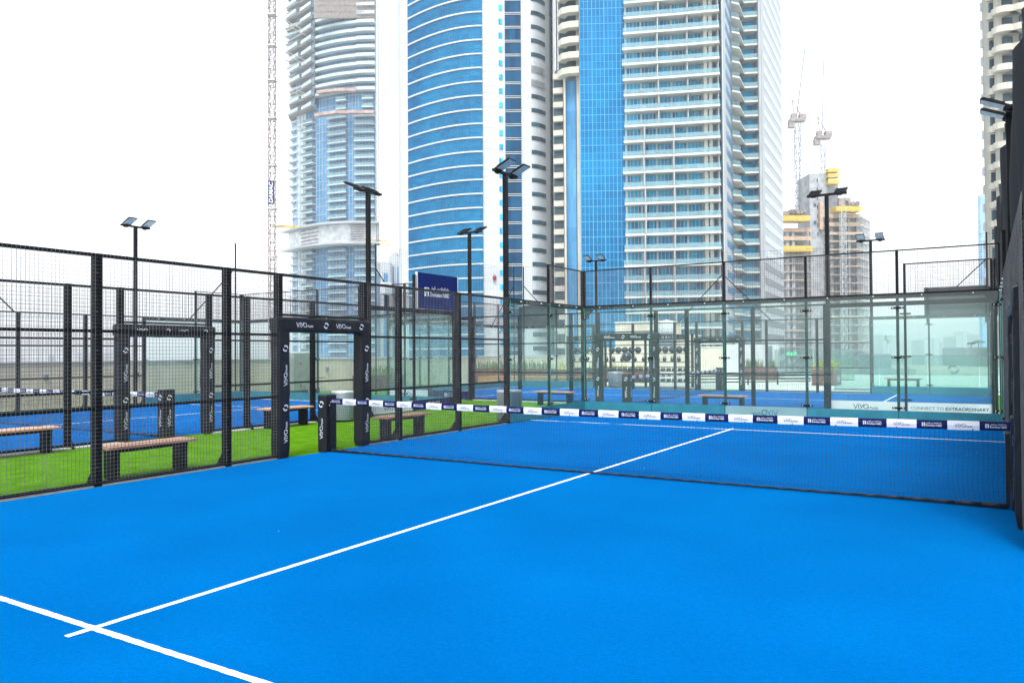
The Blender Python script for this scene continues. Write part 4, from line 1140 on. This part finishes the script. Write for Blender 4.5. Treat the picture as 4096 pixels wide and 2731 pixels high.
t = mast('lattice crane mast standing left of the unfinished curved tower', 300, 1090, 2.3, ZB, ZR(-60, 300), bay=3.4, m_=mat("mast_red_grey", (.13, .085, .075), .6, noise=.15, nscale=.3))
m = MB()
for row in (47, 172, 312, 464, 655, 828, 1020):
    z = ZR(row, 300); m.box(-1.6, 1.6, -1.6, 1.6, z - .25, z + .25)
    m.bar((1.2, 0, z), (9.5, 14, z - .5), .16, 4); m.bar((1.2, 0, z - 1.2), (9.5, 14, z - 2.2), .12, 4)
m.build('tie_bar', MASTM, t)
m = MB(); m.box(-1.25, 1.1, -1.5, -1.35, ZR(812, 300), ZR(718, 300)); bd = m.build('banner', NAVY, t)
tv, tf = text_geo("DAMAC", 2.35, shear=.25, bold=.05); a, b, c, d = bounds(tv); s_ = 8.3 / (b - a)
MB().geo([((p[0] - (a + b) / 2), (p[1] - (c + d) / 2), 0) for p in tv], tf, frame((-.05, -1.54, (ZR(812, 300) + ZR(718, 300)) / 2), (0, 0, 1), (-1, 0, 0), s_)).build('lettering', WHITE, bd)
mast('thin hoist mast on the right side of the unfinished curved tower', 304, 1513, 1.0, ZB, ZR(-40, 304), 'hoist_mast', CRANE, 'hoist mast', bay=1.9)

# ---- tower D: raw concrete tower with cranes
D = 330.0
t = thing('concrete_tower', 'bare concrete tower under construction with yellow formwork on the right', 'skyscraper', base_at(D), RZ)
def blk(mb, a, b, dep, r0, r1, th=10): mb.box(LT(a, dep), LT(b, dep), dep - D, dep - D + th, ZR(r1, dep) if r1 < 1400 else ZB, ZR(r0, dep))
m = MB(); blk(m, 3246, 3322, 325, 700, 1500, 14); blk(m, 3322, 3362, 327, 745, 1500, 12); m.build('core_wall', TCON, t)
m = MB()
for q in range(7):
    r0 = 720 + q * 36; blk(m, 3276, 3280, 324.7, r0, r0 + 14, .2)
blk(m, 3262, 3272, 324.7, 820, 832, .2); blk(m, 3262, 3272, 324.7, 890, 902, .2); m.build('core_opening', DARKW, t)
for (r0, r1) in ((679, 694), (700, 716), (724, 742)):
    m = MB(); blk(m, 3322, 3366, 322, r0, r1, 3); m.build('formwork', YEL, t)
m = MB(); blk(m, 3286, 3300, 323, 815, 925, 2); m.build('climbing_screen', ORG, t)
def floors(a, b, dep, r0, th, side=None, lab='floor_slab'):
    z = ZR(r0, dep); n = 0
    while z > -20 and n < 34:
        m = MB(); m.box(LT(a, dep), LT(b, dep), dep - D, dep - D + th, z - .35, z)
        if side: m.prism([(LT(b, dep), dep - D), (LT(side[0], side[1]), side[1] - D), (LT(side[0], side[1]) - 2, side[1] - D + 2), (LT(b, dep) - .01, dep - D + th)], z - .35, z)
        s_ = m.build('floor_slab', SLAB, t)
        m = MB(); m.box(LT(a, dep), LT(b, dep), dep - D - .15, dep - D - .02, z - (1.0 if n < 3 else .45), z + (.7 if n < 2 else .10)); m.build('edge_screen', ORG if n < 6 or n % 3 == 0 else SCAF, s_)
        z -= 3.5; n += 1
floors(3140, 3252, 321, 925, 16); floors(3318, 3448, 320, 870, 18, side=(3488, 334))
m = MB(); m.box(LT(3146, 329), LT(3250, 329), -4, 8, ZB, ZR(930, 327)); m.box(LT(3326, 328), LT(3446, 328), -5, 8, ZB, ZR(872, 327)); m.prism([(LT(3444, 326), -5), (LT(3480, 336), 4), (LT(3480, 336), 10), (LT(3440, 334), 9)], ZB, ZR(880, 327)); m.build('recessed_facade', mat("dim_blockwork", (.20, .23, .25), .6, col2=(.36, .37, .36), nscale=.6), t)
m = MB()
for px in (3158, 3180, 3335, 3370, 3405, 3440): m.box(LT(px, 321) - .6, LT(px, 321) + .6, -8.5, -7, ZB, ZR(925 if px < 3300 else 872, 321))
m.build('column', TCON, t)
for q in ((3114, 3246, 318, 868, 890, 6), (3352, 3454, 316, 832, 852, 6), (3130, 3256, 318, 990, 1012, 4)): m = MB(); blk(m, *q); m.build('formwork', YEL, t)
m = MB(); blk(m, 3128, 3222, 322, 850, 866, 8)
rnd = random.Random(2)
for q in range(26): px = rnd.uniform(3128, 3235) if q < 12 else rnd.uniform(3380, 3450); r0 = 838 if q < 12 else 808; p = LT(px, 320); m.box(p - .5, p + .5, -9, -6, ZR(r0 + 20, 320), ZR(r0 + rnd.uniform(0, 14), 320))
m.build('rebar_top', SCAF, t)
mast('white hoist mast on the face of the bare concrete tower', 316, 3378, 1.8, ZB, ZR(840, 316), 'hoist_mast', TWH, 'hoist mast')
def luffing(label, d, px, row0, rowc, jib, w_=2.0, cab=(.7, .72, .72)):
    t = mast(label, d, px, w_, ZR(row0, d), ZR(rowc, d), 'tower_crane', CRANE, 'tower crane', bay=w_ * 1.6)
    zc = ZR(rowc, d); m = MB(); m.box(-3.4, 3.2, -1.6, 1.6, zc, zc + 1.2); m.box(-3.8, -1.4, -1.2, 1.2, zc - 2.6, zc + .1); m.box(.8, 3.6, -1.3, 1.3, zc + 1.2, zc + 3.2); m.box(-2.6, -.6, -1, 1, zc + 1.2, zc + 3.4)
    m.bar((-1, 0, zc + 1), (-2.2, 0, zc + 10), .25, 4); m.bar((2.4, 0, zc + 1), (-2.2, 0, zc + 10), .2, 4); m.build('cab', SCAF, t)
    a = Vector((0, 0, zc + 1.5)); b = Vector((LT(jib[0], d) - LT(px, d), 0, ZR(jib[1], d)))
    m = MB(); h = .7
    for o_ in ((-h, -h), (h, -h), (0, h)): m.bar(a + Vector((o_[0], o_[1], 0)), b + Vector((o_[0] * .4, o_[1] * .4, 0)), .12, 4)
    for k in range(22):
        p = a.lerp(b, k / 22); q = a.lerp(b, (k + 1) / 22); s_ = h if k % 2 else -h; m.bar(p + Vector((s_, -h, 0)), q + Vector((-s_, -h, 0)), .08, 3)
    m.build('jib', CRANE, t); m = MB(); m.bar(Vector((-2.2, 0, zc + 10)), b, .06, 3); m.build('cable', SCAF, t)
    return t
luffing('tall white luffing crane left of the bare concrete core', 326, 3200, 860, 492, (3236, 190))
luffing('slender white luffing crane above the concrete core', 329, 3302, 700, 562, (3310, 245), 1.6)
t = thing('small_crane', 'small white boom crane on the right roof of the concrete tower', 'crane', base_at(322, LT(3388, 322)), RZ)
m = MB(); m.bar((0, 0, ZR(800, 322)), (2, 0, ZR(715, 322)), .5, 4); m.bar((-1, 0, ZR(800, 322)), (2, 0, ZR(712, 322)), .15, 4); m.build('boom', TWH, t)
m = MB(); m.box(-3, 2, -1, 1, ZR(835, 322), ZR(800, 322)); m.build('base', SCAF, t)

# ---- tower E: round balconies at the far right
D = 140.0
t = thing('beige_tower', 'beige residential tower with rounded balconies in the top right corner', 'skyscraper', base_at(D), RZ)
m = MB(); m.prism([pt(3948, 146), pt(3972, 143.4), pt(4010, 141), pt(4200, 138), (LT(4200, 160), 20), (LT(3948, 160), 20)], ZB, 80); m.build('wall', TBEI, t)
m = MB(); m.box(LT(4004, 140.5), LT(4030, 140.5), .0, 1.2, ZB, 80); m.build('column', TBEI, t)
z = ZR(1300, D); n = 0
while z < 80:
    for (px, dep, r, nm) in ((3992, 141.5, .95, 'small_balcony'), (4042, 139.5, 2.2, 'round_balcony'), (4115, 138.4, 2.4, 'round_balcony')):
        m = MB(); c = pt(px, dep); P = [(c[0] + r * math.cos(R_(a)), c[1] + r * .8 * math.sin(R_(a))) for a in range(180, 361, 20)]
        m.prism([(c[0] - r, c[1] + .6)] + P + [(c[0] + r, c[1] + .6)], z, z + 1.15); m.build(nm, TBEI, t)
    m = MB(); 
    for (px, dep) in ((3992, 141.9), (4042, 140.2), (4115, 139.0)): p = pt(px, dep); m.box(p[0] - .8, p[0] + 1.1, p[1] - .35, p[1], z + 1.2, z + 3.2)
    m.build('window', DARKW, t)
    p = pt(3946, 146); m = MB(); m.box(p[0] - .35, p[0] + .4, p[1] - .5, p[1], z, z + 1.6); m.build('trim', TWH, t)
    z += 3.5; n += 1
def far_block(name, label, d, px0, px1, row, m_, th=25, bands=True):
    t = thing(name, label, 'building', base_at(d, LT((px0 + px1) / 2, d)), RZ); w_ = LT(px1, d) - LT(px0, d)
    m = MB(); m.box(-w_ / 2, w_ / 2, 0, th, ZB - 2 + .1, ZR(row, d)); b = m.build('wall', m_, t)
    if bands:
        m = MB(); n = max(2, int(w_ / 7))
        for k in range(n): x = -w_ / 2 + w_ * (k + .2) / n; m.box(x, x + w_ / n * .55, -.15, -.02, ZB + 5, ZR(row, d) - 6)
        m.build('window_strip', PALEG, t)
    return t
far_block('slim_tower', 'pale stepped tower, the left one between the two big towers', 420, 1500, 1560, 1045, TWH)
far_block('slim_tower', 'pale tower with a raised top just left of the blue banded tower', 430, 1556, 1614, 1020, TWH)
far_block('rooftop_block', 'small pale roof block beside the raised top of the distant tower', 436, 1566, 1586, 1004, TWH, bands=False)
far_block('blue_slab_tower', 'thin blue glass tower left of the beige tower at right', 620, 3931, 3950, 790, mat("pale_blue_glass", (.16, .30, .46), .2, noise=.2, nscale=.2), 4, bands=False)
far_block('grey_tower', 'hazy grey tower glimpsed between the balcony tower and the concrete tower', 480, 3085, 3130, 960, TWH)
# low roofs and distant skyline beyond the balustrade
t = thing('car_park_block', 'beige low building roof seen through the right glass', 'building', base_at(95, LT(3840, 95)), RZ)
m = MB(); m.box(-5.5, 9, 0, 26, ZB, ZR(1486, 95)); m.build('wall', TBEI, t)
m = MB()
for k in range(12): m.box(-5 + k * .95, -4.7 + k * .95, -.06, -.01, ZR(1526, 95), ZR(1520, 95))
m.build('vent', DARKW, t)
t = thing('lattice_block', 'pale building with wavy slatted facade and roof trees beyond the balustrade', 'building', base_at(150, LT(3915, 150)), RZ)
m = MB(); m.box(-2.6, 2.6, 0, 8, ZB, ZR(1402, 150)); m.build('wall', TGRY, t)
m = MB()
for k in range(26):
    x = -2.55 + k * .2
    for j in range(6): m.bar((x + .05 * math.sin(j * 2 + k), -.12, ZR(1480, 150) + j * .65), (x + .05 * math.sin(j * 2 + 2 + k), -.12, ZR(1480, 150) + (j + 1) * .65), .04, 4)
m.build('slat', TWH, t)
for i, (px, s_) in enumerate(((3885, .8), (3915, 1.15))):
    t = thing('roof_tree', ('small' if i == 0 else 'wider') + ' round topped tree on the roof of the slatted building', 'tree', (*base_at(152, LT(px, 152))[:2], ZR(1402, 150)), RZ, 'roof trees')
    m = MB(); m.bar((0, 0, 0), (0, 0, .8 * s_), .08, 6, r2=.05); m.build('trunk', BROWN, t)
    m = MB(); rnd = random.Random(i)
    for _ in range(220):
        a = rnd.uniform(0, 6.28); r = rnd.random() ** .5 * .95 * s_; z = .75 * s_ + rnd.uniform(0, .55) * s_ * (1 - (r / s_) ** 2 * .6); x, y = r * math.cos(a), r * math.sin(a); q = .10
        m.geo([(x - q, y, z), (x + q, y + q * .5, z + q * .3), (x, y - q, z + q)], [(0, 1, 2)])
    m.build('crown', LEAFG, t)
rnd = random.Random(21)
for k in range(22):
    d = rnd.uniform(1300, 2300); px = 3380 + (3980 - 3380) * (k + rnd.random()) / 22
    far_block('distant_tower', 'faint distant tower number in the skyline haze'.replace(' number', '') , d, px - rnd.uniform(5, 16), px + rnd.uniform(5, 16), 1411 - rnd.uniform(8, 75), TGRY, 40, False)['group'] = 'faint skyline towers'
for k in range(12):
    d = rnd.uniform(1200, 2200); px = 20 + 480 * (k + rnd.random()) / 12
    far_block('distant_building', 'faint low building on the horizon beyond the left parapet', d, px - rnd.uniform(8, 30), px + rnd.uniform(8, 30), 1411 - rnd.uniform(1, 14), TGRY, 40, False)['group'] = 'faint horizon buildings'
t = thing('roof_kiosk', 'pale green grey plant box beyond the glass balustrade', 'plant box', base_at(70, LT(3525, 70)), RZ)
m = MB(); m.box(-.9, .9, 0, 2.5, -62, ZR(1424, 70)); m.build('wall', BINM, t)
t = thing('distant_mast', 'thin hazy telecom mast seen through the right glass', 'mast', base_at(260, LT(3552, 260)), RZ)
m = MB(); m.bar((0, 0, ZB), (0, 0, ZR(1372, 260)), .45, 8); m.box(-.8, .8, -.8, .8, ZR(1372, 260), ZR(1352, 260)); m.build('shaft', TGRY, t)

# ------------------------------------------------------------------ haze
m = MB(); m.box(-3200, 3200, -600, 4200, -63.2, 150)
hz = m.build('haze', None); tag(hz, kind='stuff')
hm = bpy.data.materials.new('haze_air'); hm.use_nodes = True; n = hm.node_tree; n.nodes.clear()
vo = n.nodes.new('ShaderNodeVolumePrincipled'); vo.inputs['Color'].default_value = (.92, .96, 1.0, 1); vo.inputs['Density'].default_value = .0004; vo.inputs['Anisotropy'].default_value = .2
oo = n.nodes.new('ShaderNodeOutputMaterial'); n.links.new(vo.outputs[0], oo.inputs['Volume'])
hz.data.materials.clear(); hz.data.materials.append(hm)
